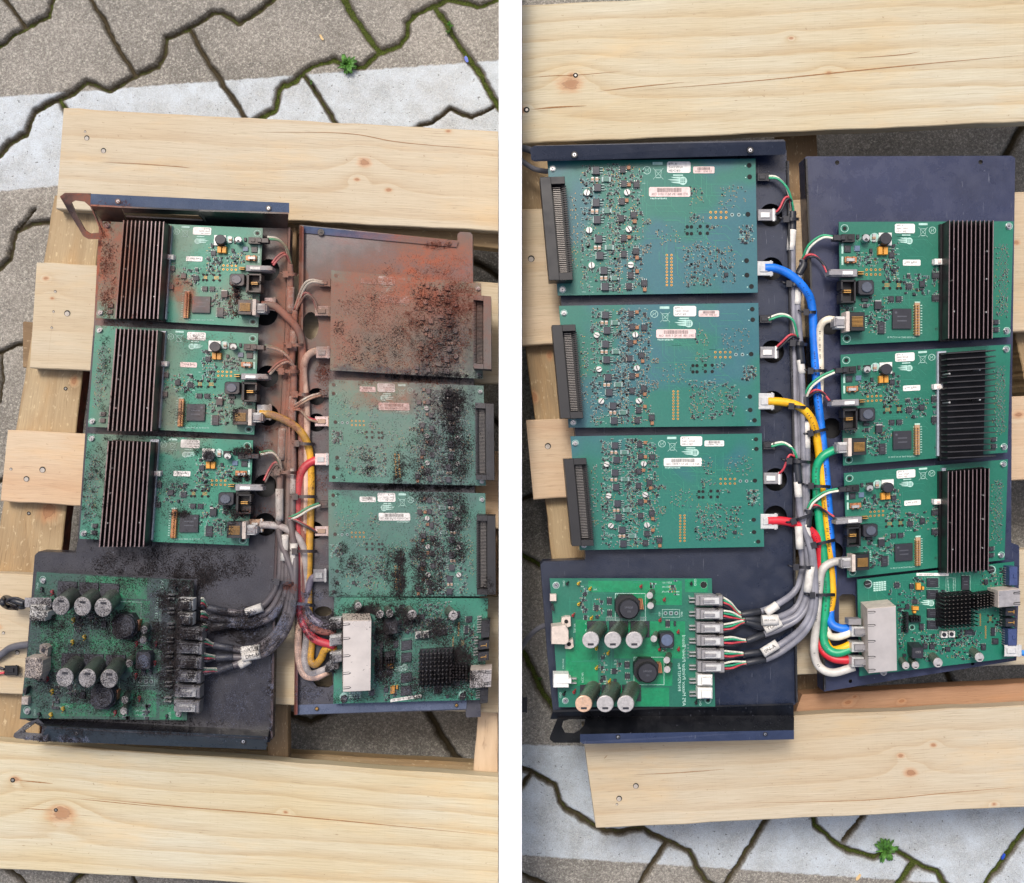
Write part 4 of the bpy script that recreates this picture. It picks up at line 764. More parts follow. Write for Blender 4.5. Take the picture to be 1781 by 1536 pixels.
def board_B(tray, q, label, dusty, bm, pc, lab='sticker', nums=('31031 1330 02', 'WO: 31031 b SN: NE 1808 1330')):
    s = Board(tray, q, REF_B, label, dusty, bm, pc); s.base(); s.traces(760, 200, 1400, 960, 70)
    mb = MB()
    def C(u, v): return (lerp(lerp(140, 292, u), lerp(198, 345, u), v), lerp(lerp(280, 275, u), lerp(918, 915, u), v))
    for (a, b, c, d) in ((0, .42, 0, 1), (.42, 1, 0, .07), (.42, 1, .93, 1)): s.prism(mb, [C(a, c), C(b, c), C(b, d), C(a, d)], 42, 0, H=42, ch=1.5)
    s.prism(mb, [C(.42, .07), C(.97, .07), C(.97, .93), C(.42, .93)], 22, 0, H=42); s.prism(mb, [C(.93, .02), C(1, .02), C(1, .98), C(.93, .98)], 30, 0, H=42)
    n = 46
    for i in range(n): v = .09+.82*i/(n-1); s.prism(mb, [C(.5, v-.0035), C(.8, v-.0035), C(.8, v+.0035), C(.5, v+.0035)], 6, 1, z0=22, H=42, ch=.1)
    for i in range(40): v = .08+.84*i/39; s.prism(mb, [C(.86, v-.004), C(1.05, v-.004), C(1.05, v+.004), C(.86, v+.004)], 4, 0, z0=28, H=42, ch=.1)
    s.part('edge_connector', mb, ['black', mat('pin_grey', (128, 124, 120), .35, .6, dusty=dusty)])
    s.ring(218, 228, 22, screw=True); s.ring(280, 975, 22, screw=True)
    for (x, y) in ((1435, 207), (1438, 278), (1428, 510), (1420, 797), (1422, 887), (1450, 957)): s.flat(s.prt, circ(x, y, 15, 16), 3, .7); s.flat(s.prt, s.rect(x-24, y+4, 7, 5), 0)
    s.dots([1330, 1372], [513], 12, 3)
    for (x, y) in ((430, 375), (445, 607), (460, 825), (680, 373), (690, 600), (703, 822)): s.slot_screw(x, y, 20)
    for (x, y) in ((487, 238), (497, 343), (488, 437), (495, 543), (505, 663), (512, 765), (537, 857), (545, 957)):
        mb = MB(); s.box(mb, x, y, 42, 48, 7, 0, ch=1.2); s.box(mb, x-24, y, 8, 44, 3, 1)
        for k in (-16, 0, 16): s.box(mb, x+32, y+k, 20, 4.6, 3, 1, ch=.2)
        s.part('transistor', mb, [mat('ic_grey', (46, 48, 58), .4, dusty=dusty), mat('smd_pad', (132, 152, 150), .4, .3, dusty=dusty)])
    for (x, y) in ((653, 232), (660, 320), (648, 430), (645, 535), (660, 655), (660, 755), (703, 887), (693, 955)): s.chip(x, y, 34, 42, 5, 'lr')
    for (x, y) in ((738, 325), (720, 513), (735, 738), (787, 935)): s.chip(x, y, 38, 38, 5, 'tb')
    for (x, y) in ((550, 293), (555, 490), (570, 715), (602, 905)):
        mb = MB(); s.box(mb, x, y, 60, 32, 3, 1); s.box(mb, x, y, 34, 28, 5, 0); s.part('resistor', mb, [mat('shunt', (70, 112, 100), .4, dusty=dusty), mat('smd_pad', (132, 152, 150), .4, .3, dusty=dusty)])
    for (x, y) in ((465, 293), (492, 293), (465, 492), (492, 492), (483, 717), (508, 717), (522, 905), (548, 905)):
        mb = MB(); s.box(mb, x, y, 18, 28, 4, 1); s.box(mb, x, y, 19, 14, 5, 0); s.part('capacitor', mb, ['tan', 'tin'])
    for (x, y) in ((690, 220), (678, 423), (693, 650), (743, 862), (728, 553), (742, 778), (790, 975), (692, 325)):
        mb = MB(); s.box(mb, x, y, 22, 23, 5, 0); s.part('capacitor', mb, [mat('cap_orange', (146, 100, 68), .45, dusty=dusty)])
    s.sticker(1000, 218, 146, 70, ['HDC-R5', '2941-5070', 'Rev. F'], 'sticker'); s.sticker(1155, 235, 132, 42, [nums[0]], lab, bar=True); s.sticker(943, 371, 256, 60, [nums[1]], lab, bar=True)
    [s.flat(s.prt, s.rect(826+i*9.5, 412+(i*7 % 3), 6, 8+(i*5 % 4)), 0, .8) for i in range(11)]; s.flat(s.prt, s.rect(868, 195, 62, 17), 0); s.marks(802, 238, 872, 258); s.logo(1025, 303, 26); s.flat(s.prt, s.rect(995, 268, 62, 8), 0)
    s.dots([926, 955], [763+20.6*i for i in range(10)], 7.5); s.dots([1197, 1229, 1261, 1293], [497, 531], 8)
    s.holes([(1052, 588), (1078, 588), (1052, 630), (1078, 630), (1132, 585), (1177, 585), (1132, 628), (1177, 628)], 11); s.holes([(1038, 604), (1038, 618), (1116, 598), (1116, 614), (1188, 606)], 4)
    s.smd(395, 200, 460, 990, 150, .8, .1); s.smd(562, 200, 640, 990, 280, .8, .2); s.smd(400, 200, 760, 990, 160, .7, .2); s.smd(700, 230, 780, 960, 120, .85, .25); s.smd(640, 200, 720, 990, 60, .8, .3); s.smd(455, 200, 560, 990, 40, .8, .1); s.smd(330, 380, 375, 840, 40, .8, .6); s.smd(780, 540, 830, 570, 20, .7, .9); s.smd(780, 690, 830, 750, 24, .7, .9)
    s.smd(1030, 680, 1200, 950, 120, .75, .25); s.smd(1200, 700, 1350, 930, 60, .75, .3); s.smd(1240, 330, 1420, 480, 34, .7, .5); s.smd(1070, 340, 1150, 460, 20, .7, .4); s.smd(850, 570, 1010, 700, 26, .7, .8); s.smd(1190, 570, 1260, 600, 8, .7); s.smd(1375, 580, 1460, 690, 40, .9, .1); s.smd(1070, 500, 1160, 560, 16, .7, .4); s.smd(460, 200, 560, 990, 40, .8, .2)
    mb = MB(); s.box(mb, 1295, 882, 24, 22, 4, 0); s.part('chip', mb, ['ic'])
    s.finish(); return s

def cap_big(s, X, Y, r, H, mark=True, top='tin', lean=.75):
    mb = MB(); n = 28
    L = [(circ(X, Y, r, n), 0), (circ(X, Y, r, n), 6), (circ(X, Y, r*.95, n), 9), (circ(X, Y, r, n), 12), (circ(X, Y, r, n), H-2), (circ(X, Y, r*.95, n), H-.3), (circ(X, Y, r*.9, n), H)]
    R_ = [[s.W(x, y, z, H, lean) for x, y in p] for p, z in L]
    if (R_[0][1]-R_[0][0]).cross(R_[0][2]-R_[0][1]).z < 0: R_ = [x[::-1] for x in R_]
    mb.rings(R_[:5], 0, True, cap0=False, cap1=False); mb.rings(R_[4:], 1, True, cap0=False)
    if mark:
        s.flat(mb, s.rect(X+2, Y+r*.48, r*.7, r*.26), 2, H+.2, H)
        for a in (0.3, 2.4, 4.5): s.flat(mb, [(X, Y), (X+math.cos(a)*r*.7, Y+math.sin(a)*r*.7), (X+math.cos(a+.06)*r*.7, Y+math.sin(a+.06)*r*.7)], 3, H+.15, H)
    s.part('capacitor', mb, ['capside', mat('cap_top', (176, 172, 170), .36, .3, var=.1, scale=400, dusty=s.d) if isinstance(top, str) else top, mt('ic'), 'grey_plastic'])
def board_P(tray, q, label, dusty, bm, pc):
    s = Board(tray, q, REF_P, label, dusty, bm, pc)
    s.base()
    g2 = MB()
    for i_, (a, b, c, d) in enumerate(((440, 180, 700, 250), (700, 180, 1020, 330), (300, 580, 500, 830), (600, 430, 1040, 660), (560, 840, 940, 955), (720, 660, 960, 830), (360, 420, 470, 600), (1040, 170, 1180, 250))): s.flat(g2, s.rect((a+c)/2, (b+d)/2, c-a, d-b), 0, .16+i_*.04)
    s.part('copper_plane', g2, ['green2'])
    H = 72; k = 1+H/1090
    for i, (x, y) in enumerate(((453, 548), (590, 548), (723, 548), (410, 943), (543, 943), (670, 943))):
        s.prism(s.sur, s.rect(x+42, y-62, 120, 118), 3, 0, ch=1) if False else None
        cap_big(s, x, y, 53, H, top='tin' if i != 3 or dusty else mat('cap_pink', (214, 178, 150), .38, .5), lean=.85)
        s.prism(s.sur, s.rect(x+38, y-68, 118, 100), 3, 0)
    for (x, y) in ((690, 348), (805, 742)):
        mb = MB(); s.prism(mb, [(x-50, y-76), (x+30, y-76), (x+72, y-40), (x+72, y+20), (x+40, y+66), (x-50, y+66), (x-80, y+26), (x-80, y-40)], 20, 0, H=26); s.prism(mb, circ(x+2, y+8, 64, 32), 26, 0, z0=4, H=30, ch=4); s.prism(mb, circ(x+2, y+8, 56, 32), 2, 1, z0=30, H=32, ch=.5)
        s.text(mb, '744770', x, y-10, 13, 2, 32.4, cen=True, H=32); s.text(mb, '101', x, y+16, 13, 2, 32.4, cen=True, H=32)
        for j in range(3): s.prism(mb, [(x+62+j*9, y-55), (x+68+j*9, y-55), (x+76+j*9, y+10), (x+70+j*9, y+10)], 14, 3, H=14)
        s.part('coil', mb, ['black', 'ic', mat('coil_print', (96, 98, 106), .5), 'copper']); o = s.rect(x+10, y-5, 186, 170)
        for i in range(4): a, b = o[i], o[(i+1) % 4]; w_ = 3; s.flat(s.prt, [(a[0]-w_*.5, a[1]-w_*.5), (b[0]-w_*.5, b[1]-w_*.5), (b[0]+w_*.5, b[1]+w_*.5), (a[0]+w_*.5, a[1]+w_*.5)], 0, .55)
    for (x, y) in ((820, 272), (825, 335), (845, 540), (925, 672), (928, 730)): cap_big(s, x, y, 21, 28, False, lean=.9)
    mb = MB(); s.prism(mb, [(892, 500), (962, 500), (972, 510), (972, 580), (960, 596), (892, 596), (884, 586), (884, 510)], 24, 0, ch=3); s.prism(mb, circ(928, 548, 36, 20), 2, 1, z0=24, H=26); s.part('coil', mb, ['ic', mat('coil_blue', (84, 96, 120), .4, dusty=dusty)])
    for i, y in enumerate((305, 390, 475, 555, 637, 718)):
        mb = MB(); s.box(mb, 1172+i*2, y, 118, 66, 20, 0, ch=2, H=30); s.box(mb, 1205+i*2, y, 140, 56, 26, 0, z0=3, H=30, ch=2.5); s.box(mb, 1205+i*2, y, 96, 40, 3, 1, z0=29, H=32); s.box(mb, 1188+i*2, y+2, 70, 16, 4, 0, z0=31, H=34, ch=1); s.box(mb, 1262+i*2, y, 26, 70, 24, 2, z0=2, H=30)
        s.part('plug', mb, ['grey_plastic', 'clear', mat('plug_end', (112, 108, 104), .5, dusty=dusty)])
    for i, y in enumerate((800, 882)):
        mb = MB(); s.box(mb, 1168, y, 92, 68, 22, 0, ch=2, H=30); s.box(mb, 1172, y, 60, 44, 8, 0, z0=22, H=30, ch=2); s.part('socket', mb, ['white'])
    mb = MB()
    for y in (300, 385, 470, 552, 634, 716, 800, 880):
        for k in (-11, 11): s.box(mb, 1086, y+k, 40, 7, 9, 0, H=9, ch=.3)
    s.part('header_pins', mb, ['tin'])
    mb = MB(); s.prism(mb, [(212, 465), (300, 455), (318, 490), (318, 560), (300, 575), (212, 572)], 36, 0, ch=2); s.prism(mb, [(275, 412), (300, 402), (330, 402), (332, 460), (296, 476), (272, 440)], 16, 0); s.prism(mb, [(296, 560), (345, 540), (350, 590), (330, 603), (296, 600)], 16, 0); s.flat(mb, circ(303, 432, 13, 14), 1, 16.4, 16); s.flat(mb, circ(320, 572, 13, 14), 1, 16.4, 16); s.part('power_jack', mb, ['beige', 'hole'])
    mb = MB(); s.box(mb, 272, 800, 96, 84, 28, 0, ch=3); s.box(mb, 290, 800, 90, 30, 30, 0); [s.box(mb, 342, 786+k*28, 52, 8, 8, 1, H=8) for k in (0, 1)]; s.part('socket', mb, ['white', 'tin'])
    mb = MB(); s.box(mb, 222, 285, 40, 42, 12, 0); s.part('socket', mb, ['beige']); mb = MB(); s.prism(mb, circ(232, 345, 24, 16)[4:12], 16, 0); s.part('transistor', mb, ['black'])
    def tp(L, m):
        for (x, y) in L:
            mb = MB(); s.prism(mb, circ(x, y, 9, 12), 6, 0, ch=1); s.prism(mb, circ(x, y-4, 5, 10), 13, 0, H=13, lean=.7); s.flat(mb, circ(x, y, 4, 8), 1, 13.3, 13); s.part('test_point', mb, [m, 'hole'])
    tp(((378, 200), (450, 233), (380, 328), (458, 415), (490, 603), (562, 632), (490, 725), (570, 807)), 'yellowtp'); tp(((767, 218), (912, 300), (345, 397), (885, 427), (998, 500), (882, 608), (1000, 608), (352, 872)), 'redtp'); tp(((308, 200), (1080, 200), (288, 885), (1108, 937)), 'black')
    for (x, y, a, b, l) in ((570, 305, 30, 34, 'tb'), (572, 380, 30, 30, 'tb'), (490, 348, 26, 34, 'lr'), (495, 405, 20, 16, ''), (680, 700, 32, 32, 'tb'), (682, 770, 32, 30, 'tb'), (600, 740, 26, 32, 'lr'), (606, 797, 18, 16, ''), (932, 445, 28, 34, 'tb'), (977, 445, 14, 28, ''), (418, 264, 20, 14, ''), (530, 657, 22, 14, '')): s.chip(x, y, a, b, 4, l)
    s.smd(395, 215, 430, 420, 26, 1.1); s.smd(480, 280, 530, 400, 14, 1.1); s.smd(510, 630, 550, 820, 26, 1.1); s.smd(590, 680, 640, 740, 8, 1.1); s.smd(945, 180, 985, 260, 10, 1.3); s.smd(810, 180, 850, 220, 6, 1.4); s.smd(900, 580, 950, 620, 6, 1.2)
    s.dots([553+13*i for i in range(8)], [408, 422], 5.5, 3); s.dots([765, 780, 795], [408, 422], 6, 3); s.dots([680, 700, 720], [805], 6, 3); s.dots([1040, 1058], [575, 595, 615, 635, 655], 5, 3)
    s.dots([918, 985], [380], 13, 3); s.flat(s.sur, s.rect(952, 380, 24, 26), 3, .5); s.holes([(952, 380)], 6)
    o = s.rect(952, 381, 108, 48)
    for i in range(4): a, b = o[i], o[(i+1) % 4]; s.flat(s.prt, [(a[0]-1, a[1]-1), (b[0]-1, b[1]-1), (b[0]+1, b[1]+1), (a[0]+1, a[1]+1)], 0, .6)
    V = dict(adv=(0, -1), up=(1, 0))
    s.text(s.prt, 'APS Meteor Printbar Power Board', 1022, 952, 21, 0, z=1.0, bw=1.06, **V); s.text(s.prt, 'P/N P27457 Rev', 994, 862, 19, 0, z=1.0, bw=1.0, **V)
    for (t_, x, y, h_) in (('GND', 1096, 212, 14), ('OFF', 1012, 400, 12), ('ON', 875, 398, 12), ('GND', 1126, 952, 13), ('GND', 282, 215, 12), ('GND', 262, 906, 12), ('PCC HV', 398, 810, 13), ('C20V GAMI', 280, 725, 9), ('J23L HV', 350, 500, 12)): s.text(s.prt, t_, x, y, h_, 0, **V)
    for (t_, x, y) in (('17V LED2', 895, 186), ('24V LED3', 895, 212), ('36V LED1', 895, 242), ('L2', 610, 258), ('L1', 728, 655), ('C4', 420, 440), ('R19', 420, 480), ('J1', 1062, 272), ('C3', 815, 260), ('TP8', 372, 178), ('TP5', 470, 228), ('R12', 525, 640), ('R27', 600, 668)): s.text(s.prt, t_, x, y, 11, 0)
    s.ring(240, 208, 22, screw=True); s.ring(298, 922, 20, screw=True)
    s.flat(s.prt, circ(1155, 205, 21, 20), 3, .5); s.ring(1155, 205, 22, screw=dusty); s.ring(1180, 918, 20, screw=dusty); s.flat(s.prt, circ(1155, 205, 9, 14), 3, .8)
    s.traces(300, 180, 1000, 940, 40); s.finish(); return s

def heat_pins(s, x0, y0, x1, y1, n, H):
    mb = MB(); s.prism(mb, [(x0, y0+10), (x1, y0-10), (x1, y1-10), (x0, y1+10)], 8, 0, H=H)
    for i in range(n):
        for j in range(n):
            x = lerp(x0+8, x1-8, i/(n-1)); y = lerp(y0+8, y1-8, j/(n-1))+(10-20*i/(n-1)); s.box(mb, x, y, 11, 7, H-8, 0, z0=8, H=H, ch=.4, mtop=1)
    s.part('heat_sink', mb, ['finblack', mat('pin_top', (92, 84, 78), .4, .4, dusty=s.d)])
def board_M(tray, q, label, dusty, bm, pc):
    s = Board(tray, q, REF_M, label, dusty, bm, pc); s.base(); s.traces(560, 200, 1600, 800, 90)
    H = 56; mb = MB(); s.prism(mb, [(570, 440), (790, 420), (800, 918), (580, 940)], H, 0, ch=1.5, lean=.6, mtop=1)
    for y in (465, 567, 690, 812, 912):
        s.flat(mb, [(572, y-6), (622, y-8), (634, y-3), (634, y+3), (626, y+1), (620, y-3), (572, y-1)], 2, H+.3, H); s.flat(mb, [(574, y+8), (618, y+7), (632, y+3), (620, y+10), (574, y+11)], 2, H+.3, H)
    s.part('port_block', mb, ['beige', mat('port_shell', (206, 198, 190), .32, .6, var=.05, scale=60), 'hole'])
    for i, y in enumerate((590, 650, 735, 800, 870)) if False else enumerate((625, 745, 860)):
        mb = MB(); s.box(mb, 510, y, 95, 76, 26, 0, ch=2.5, H=34); s.box(mb, 520, y-4, 90, 46, 7, 1, z0=26, H=34, ch=2); s.box(mb, 545, y+10, 30, 10, 10, 1, z0=26, H=34); s.part('network_plug', mb, ['clear', 'grey_plastic'])
    mb = MB(); s.box(mb, 480, 545, 100, 46, 22, 0, H=26); s.part('network_plug', mb, ['grey_plastic'])
    heat_pins(s, 1165, 330, 1435, 590, 9, 42); heat_pins(s, 1415, 320, 1560, 440, 6, 30)
    mb = MB(); s.prism(mb, [(1582, 300), (1752, 285), (1752, 415), (1582, 430)], 44, 0, ch=2, mtop=1)
    for y in (318, 398): s.flat(mb, [(1700, y-8), (1752, y-14), (1752, y-8), (1704, y-2), (1704, y+4), (1752, y+2), (1752, y+8), (1698, y+8)], 2, 44.3, 44)
    s.part('network_jack', mb, ['beige', mat('port_shell2', (186, 180, 176), .35, .7, dusty=dusty), 'hole'])
    for (x, y, a, b, m) in ((1700, 187, 64, 145, 'navy'), (1682, 462, 88, 66, 'ic'), (1682, 545, 88, 66, 'ic'), (1692, 660, 68, 130, 'navy')):
        mb = MB(); s.box(mb, x, y, a, b, 24, 0, ch=2.5); n = max(3, int(b/18))
        for k in range(n): s.box(mb, x-a/2-16, y-b/2+(k+.5)*b/n, 34, 4.5, 10, 1, H=10, ch=.3)
        s.box(mb, x+a*.2, y, a*.35, b*.2, 3, 0, z0=23, H=26) if m == 'navy' else (s.box(mb, x, y, 46, 5, 3, 2, z0=23, H=26), s.box(mb, x+22, y, 5, 26, 3, 2, z0=23, H=26))
        s.part('box_header', mb, ['black' if dusty else m, 'tin', 'gold'])
    for (x, y, a, b) in ((1075, 238, 86, 66), (1075, 330, 86, 66), (1075, 475, 82, 66), (1075, 563, 82, 66), (1330, 240, 60, 108)):
        s.chip(x, y, a, b, 4, '', 'memory_chip')
        for e in ((x, y-b/2-5, a+12, 2), (x, y+b/2+5, a+12, 2), (x-a/2-5, y, 2, b+12), (x+a/2+5, y, 2, b+12)): s.flat(s.prt, s.rect(*e), 0)
    for k in range(9): s.flat(s.prt, s.rect(1190+k*1, 208+k*11, 10, 4), 0); s.flat(s.prt, s.rect(1236, 208+k*11, 10, 4), 0)
    for e in ((1213, 200, 74, 2), (1213, 306, 74, 2), (1177, 253, 2, 106), (1249, 253, 2, 106)): s.flat(s.prt, s.rect(*e), 0)
    cap_big(s, 868, 880, 29, 30, True, 'white', .8); cap_big(s, 943, 877, 29, 30, True, 'white', .8); cap_big(s, 1117, 857, 37, 34, True, 'white', .8); cap_big(s, 1438, 815, 36, 34, True, 'white', .8); cap_big(s, 697, 930, 28, 20, True, 'white', .8)
    mb = MB(); s.box(mb, 960, 782, 92, 84, 34, 0, ch=3, lean=.8); s.text(mb, 'G03', 962, 765, 18, 1, 34.3, cen=True, H=34); s.part('coil', mb, ['ic', 'grey_plastic'])
    for (x, y) in ((1167, 640), (1225, 636)):
        mb = MB(); s.box(mb, x, y, 48, 48, 10, 0); s.prism(mb, circ(x, y, 15, 16), 4, 1, z0=9, H=13); s.part('rotary_switch', mb, ['white', 'ic'])
    mb = MB(); s.box(mb, 877, 545, 24, 158, 8, 0); [s.box(mb, 877, 478+k*22, 8, 8, 24, 0, H=24) for k in range(7)]; s.part('pin_header', mb, ['black'])
    mb = MB(); s.box(mb, 945, 520, 80, 50, 8, 0); [s.box(mb, 915+k*20, 505+j*24, 10, 14, 20, 0, H=20) for k in range(4) for j in range(2)]; s.part('pin_header', mb, ['black'])
    for (x, y, r) in ((575, 250, 27), (1530, 137, 26)):
        s.flat(s.prt, circ(x, y, r*1.25, 20), 4, .45); mb = MB(); s.prism(mb, circ(x, y, r, 20), 5, 0, ch=1); s.flat(mb, [(x-r*.8, y+3), (x+r*.8, y-7), (x+r*.8, y-3), (x-r*.8, y+7)], 1, 5.3, 5); s.part('screw', mb, ['black', 'grey_plastic'])
    s.ring(915, 583, 22)
    for (x, y, a, b) in ((968, 268, 34, 52), (945, 437, 48, 28), (938, 466, 22, 18), (1002, 282, 16, 26)): mb = MB(); s.box(mb, x, y, a, b, 8, 0); s.part('tantalum_capacitor', mb, ['orange'])
    for (x, y, a, b, l) in ((800, 258, 38, 38, 'lrtb'), (915, 267, 34, 34, 'tb'), (940, 385, 38, 36, 'lr'), (990, 580, 34, 50, 'r'), (1020, 730, 34, 38, ''), (1072, 732, 38, 38, 'tb'), (1195, 752, 38, 34, ''), (1562, 690, 46, 44, 'l'), (1543, 615, 26, 62, 'lr'), (1360, 620, 68, 34, 'b'), (1490, 232, 30, 34, 't'), (1408, 150, 22, 22, ''), (1470, 735, 36, 44, 't'), (860, 800, 26, 22, ''), (1080, 657, 26, 20, ''), (882, 425, 30, 34, '')): s.chip(x, y, a, b, 4, l)
    s.dots([1442], [480+14*i for i in range(7)], 6); s.dots([1483], [575+14.5*i for i in range(7)], 6.5); s.holes([(1502, 490), (1536, 490), (1502, 540), (1536, 540)], 9)
    for j in range(4):
        for i in range(3): s.flat(s.sur, s.rect(1511+i*8, 500+j*10, 4, 6), 4, .8)
    for j in range(5):
        for i in range(5): s.flat(s.prt, s.rect(625+i*20, 240+j*15-i*2, 17, 11), 0)
    for (a, b, c, d, n) in ((810, 290, 1000, 420, 30), (810, 440, 860, 760, 60), (890, 600, 1030, 700, 20), (1000, 640, 1300, 720, 60), (1100, 700, 1350, 800, 46), (1440, 150, 1600, 260, 26), (1260, 600, 1450, 720, 50), (1560, 440, 1610, 620, 16), (900, 190, 1010, 240, 14), (1120, 300, 1180, 320, 6), (1590, 130, 1640, 250, 14), (1550, 560, 1620, 640, 12), (1380, 680, 1460, 740, 12), (990, 780, 1060, 850, 12), (1180, 790, 1420, 830, 20), (740, 290, 760, 380, 5)): s.smd(a, b, c, d, n, .95, .12)
    s.sticker(1075, 175, 250, 22, ['2941-0510 Rev C'], 'sticker'); s.logo(1062, 396, 24)
    s.finish(); return s
def fl(q): return [q[1], q[0], q[3], q[2]]      # mirrored layout, left/right
def fv(q): return [q[3], q[2], q[1], q[0]]      # mirrored layout, top/bottom
BA = board_mat('pcb_green', (20, 104, 84), (26, 112, 90), False); BB = board_mat('pcb_green_back', (40, 98, 108), (24, 106, 92), False); BP = board_mat('pcb_power', (22, 96, 78), (28, 104, 84), False)
BAd = board_mat('pcb_green_d', (44, 122, 100), (52, 130, 106), True); BBd = board_mat('pcb_back_d', (64, 116, 104), (54, 120, 102), True); BPd = board_mat('pcb_power_d', (34, 92, 72), (30, 84, 66), True)
board_A(T1, fl([(179, 385), (457, 397), (449, 569), (167, 553)]), 'heatsink circuit board stained with rust at its outer end, top of the tray', True, BAd, LC)
board_A(T1, fl([(166, 566), (449, 580), (442, 756), (153, 742)]), 'heatsink circuit board with brown specks, middle of the tray', True, BAd, LC, stick='pink')
board_A(T1, fl([(152, 754), (440, 766), (432, 949), (138, 937)]), 'heatsink circuit board with black soot flakes, lowest of three', True, BAd, LC)
board_B(T2, fl([(576, 470), (837, 493), (840, 659), (574, 644)]), 'circuit board brown with rust dust, top of the tray', True, BBd, LC, 'pink')
board_B(T2, fl([(572, 660), (841, 671), (845, 845), (572, 838)]), 'circuit board with soot clumps and pink stickers, middle of the tray', True, BBd, LC, 'pink')
board_B(T2, fl([(571, 852), (844, 858), (847, 1037), (572, 1038)]), 'greener circuit board with soot clumps, lowest of three', True, BBd, LC)
board_P(T1, fv([(64, 995), (337, 1010), (325, 1253), (35, 1249)]), 'power board buried in grey soot, with six white topped capacitors', True, BPd, LC)
board_M(T2, fv([(581, 1039), (849, 1041), (842, 1217), (580, 1224)]), 'soot covered main board with a silver block of network ports', True, BAd, LC)
board_B(T3, [(952, 280), (1314, 276), (1318, 509), (970, 514)], 'clean circuit board under the flange, top of the tray', False, BB, RC, 'pink')
board_B(T3, [(972, 532), (1319, 527), (1323, 741), (989, 744)], 'clean circuit board in the middle of the tray', False, BB, RC, 'pink', ('101181 088 02', 'WO: 18161 b SN: NE 1801 0182'))
board_B(T3, [(992, 759), (1325, 754), (1329, 951), (1008, 957)], 'clean circuit board, lowest of three', False, BB, RC, 'sticker', ('102868 1181 02', 'WO: 33058 b SN: NE 1110 0180'))
board_P(T3, [(956, 1006), (1238, 1006), (1244, 1229), (972, 1230)], 'clean bright green power board with six capacitors and a row of grey plugs', False, BP, RC)
board_A(T4, [(1459, 386), (1763, 385), (1757, 586), (1463, 600)], 'clean circuit board with upright heatsink fins, top of the tray', False, BA, RC)
board_A(T4, [(1462, 617), (1758, 599), (1752, 787), (1467, 810)], 'clean circuit board with black crosswise heatsink fins, middle of the tray', False, BA, RC, 1)
board_A(T4, [(1468, 823), (1753, 799), (1747, 974), (1474, 1005)], 'clean circuit board with upright heatsink fins, lowest of three', False, BA, RC)
board_M(T4, [(1491, 1008), (1764, 977), (1764, 1144), (1495, 1176)], 'clean main board with black pin heatsinks and a silver block of network ports', False, BA, RC)
# ------------------------------------------------------------------ cables
ZC = ZP
def tubepart(name, pts, r, m, parent, n=10, k=7, **kw):
    mb = MB(); mb.tube([P(*p) for p in smooth(pts, k)], r*S, 0, n); return mb.build(name, [m], parent, **kw)
def boxpart(name, x, y, w_, h_, z, hh, m, parent, rot=0, det=None):
    mb = MB(); ca, sa = math.cos(rot), math.sin(rot)
    def q(a, b, cx=0, cy=0): return [(x+(cx+u*a/2)*ca-(cy+v*b/2)*sa, y+(cx+u*a/2)*sa+(cy+v*b/2)*ca) for u, v in ((-1, -1), (-1, 1), (1, 1), (1, -1))]
    for (a, b, z0, z1, cx, cy, mi) in ((w_, h_, z, z+hh, 0, 0, 0), (w_*.5, h_*.45, z+hh-.5, z+hh+2.5, -w_*.1, 0, 1), (w_*.12, h_*1.1, z+1, z+hh+1, w_*.36, 0, 1)):
        A = q(a, b, cx, cy); B = q(a*.9, b*.9, cx, cy); mb.rings([[P(X, Y, z0) for X, Y in A], [P(X, Y, z1-1) for X, Y in A], [P(X, Y, z1) for X, Y in B]], mi)
    mb.build(name, [m, det or m], parent)
def cable_root(x, y, label, cat='cable', group=None, name='cable'): return empty(name, P(x, y, ZC+2), label, cat, group)
def ethernet(pts, r, m, label, plug=None, pm=None, dusty=False, ties=()):
    e = cable_root(pts[0][0], pts[0][1], label, 'network cable', 'coloured network cables', 'network_cable')
    sh = tubepart('sheath', pts, r, m, e, 12)
    if not dusty and len(pts) > 8:
        q = smooth(pts, 7); mb = MB(); rr = random.Random(int(pts[0][1]))
        for i in range(14, len(q)-14):
            a, b = q[i], q[i+1]; L = (b-a).length; d = (b-a).normalized(); u = Vector((d.y, -d.x, 0)); k = int(L/2.6)
            if (i//9) % 2: continue
            for j in range(k):
                if rr.random() < .3: continue
                c = a+d*(j+.5)*2.6; hh = rr.uniform(1.0, 1.9); f = [c+d*x_*.55+u*y_*hh for x_, y_ in ((-1, -1), (1, -1), (1, 1), (-1, 1))]; mb.poly([P(v.x, v.y, v.z+r+.15-(.35 if abs(0) else 0)) for v in f])
        if mb.f: mb.build('cable_print', [mat('print_dark', (34, 36, 46), .6)], sh, kind='stuff')
    if plug: boxpart('plug', plug[0], plug[1], plug[2], plug[3], ZB-18, 20, pm, e, det=mt('clear', dusty))
def cm(key, rgb, dusty=False, rough=.42): return mat('cable_'+key, rgb, rough, dusty=dusty, var=.16, scale=70, bump=.12)
zc = ZP+9
def zz(L, z0=zc): return [(p[0], p[1], z0 if len(p) < 3 else ZP+p[2]) for p in L]
clr = mt('clear'); gpl = mt('grey_plastic'); blk = mt('wblack')
ethernet(zz([(1330, 466, 22), (1350, 467, 22), (1376, 479, 22), (1400, 503, 20), (1412, 532, 12), (1416, 600), (1421, 680), (1430, 760), (1437, 830), (1444, 930), (1448, 1010, 6), (1444, 1060, 8), (1446, 1084, 20), (1462, 1093, 26), (1480, 1092, 26)]), 7.2, cm('blue', (24, 112, 214)), 'bright blue network cable plugged into the topmost board of the clean pair', (1331, 467, 27, 25), clr)
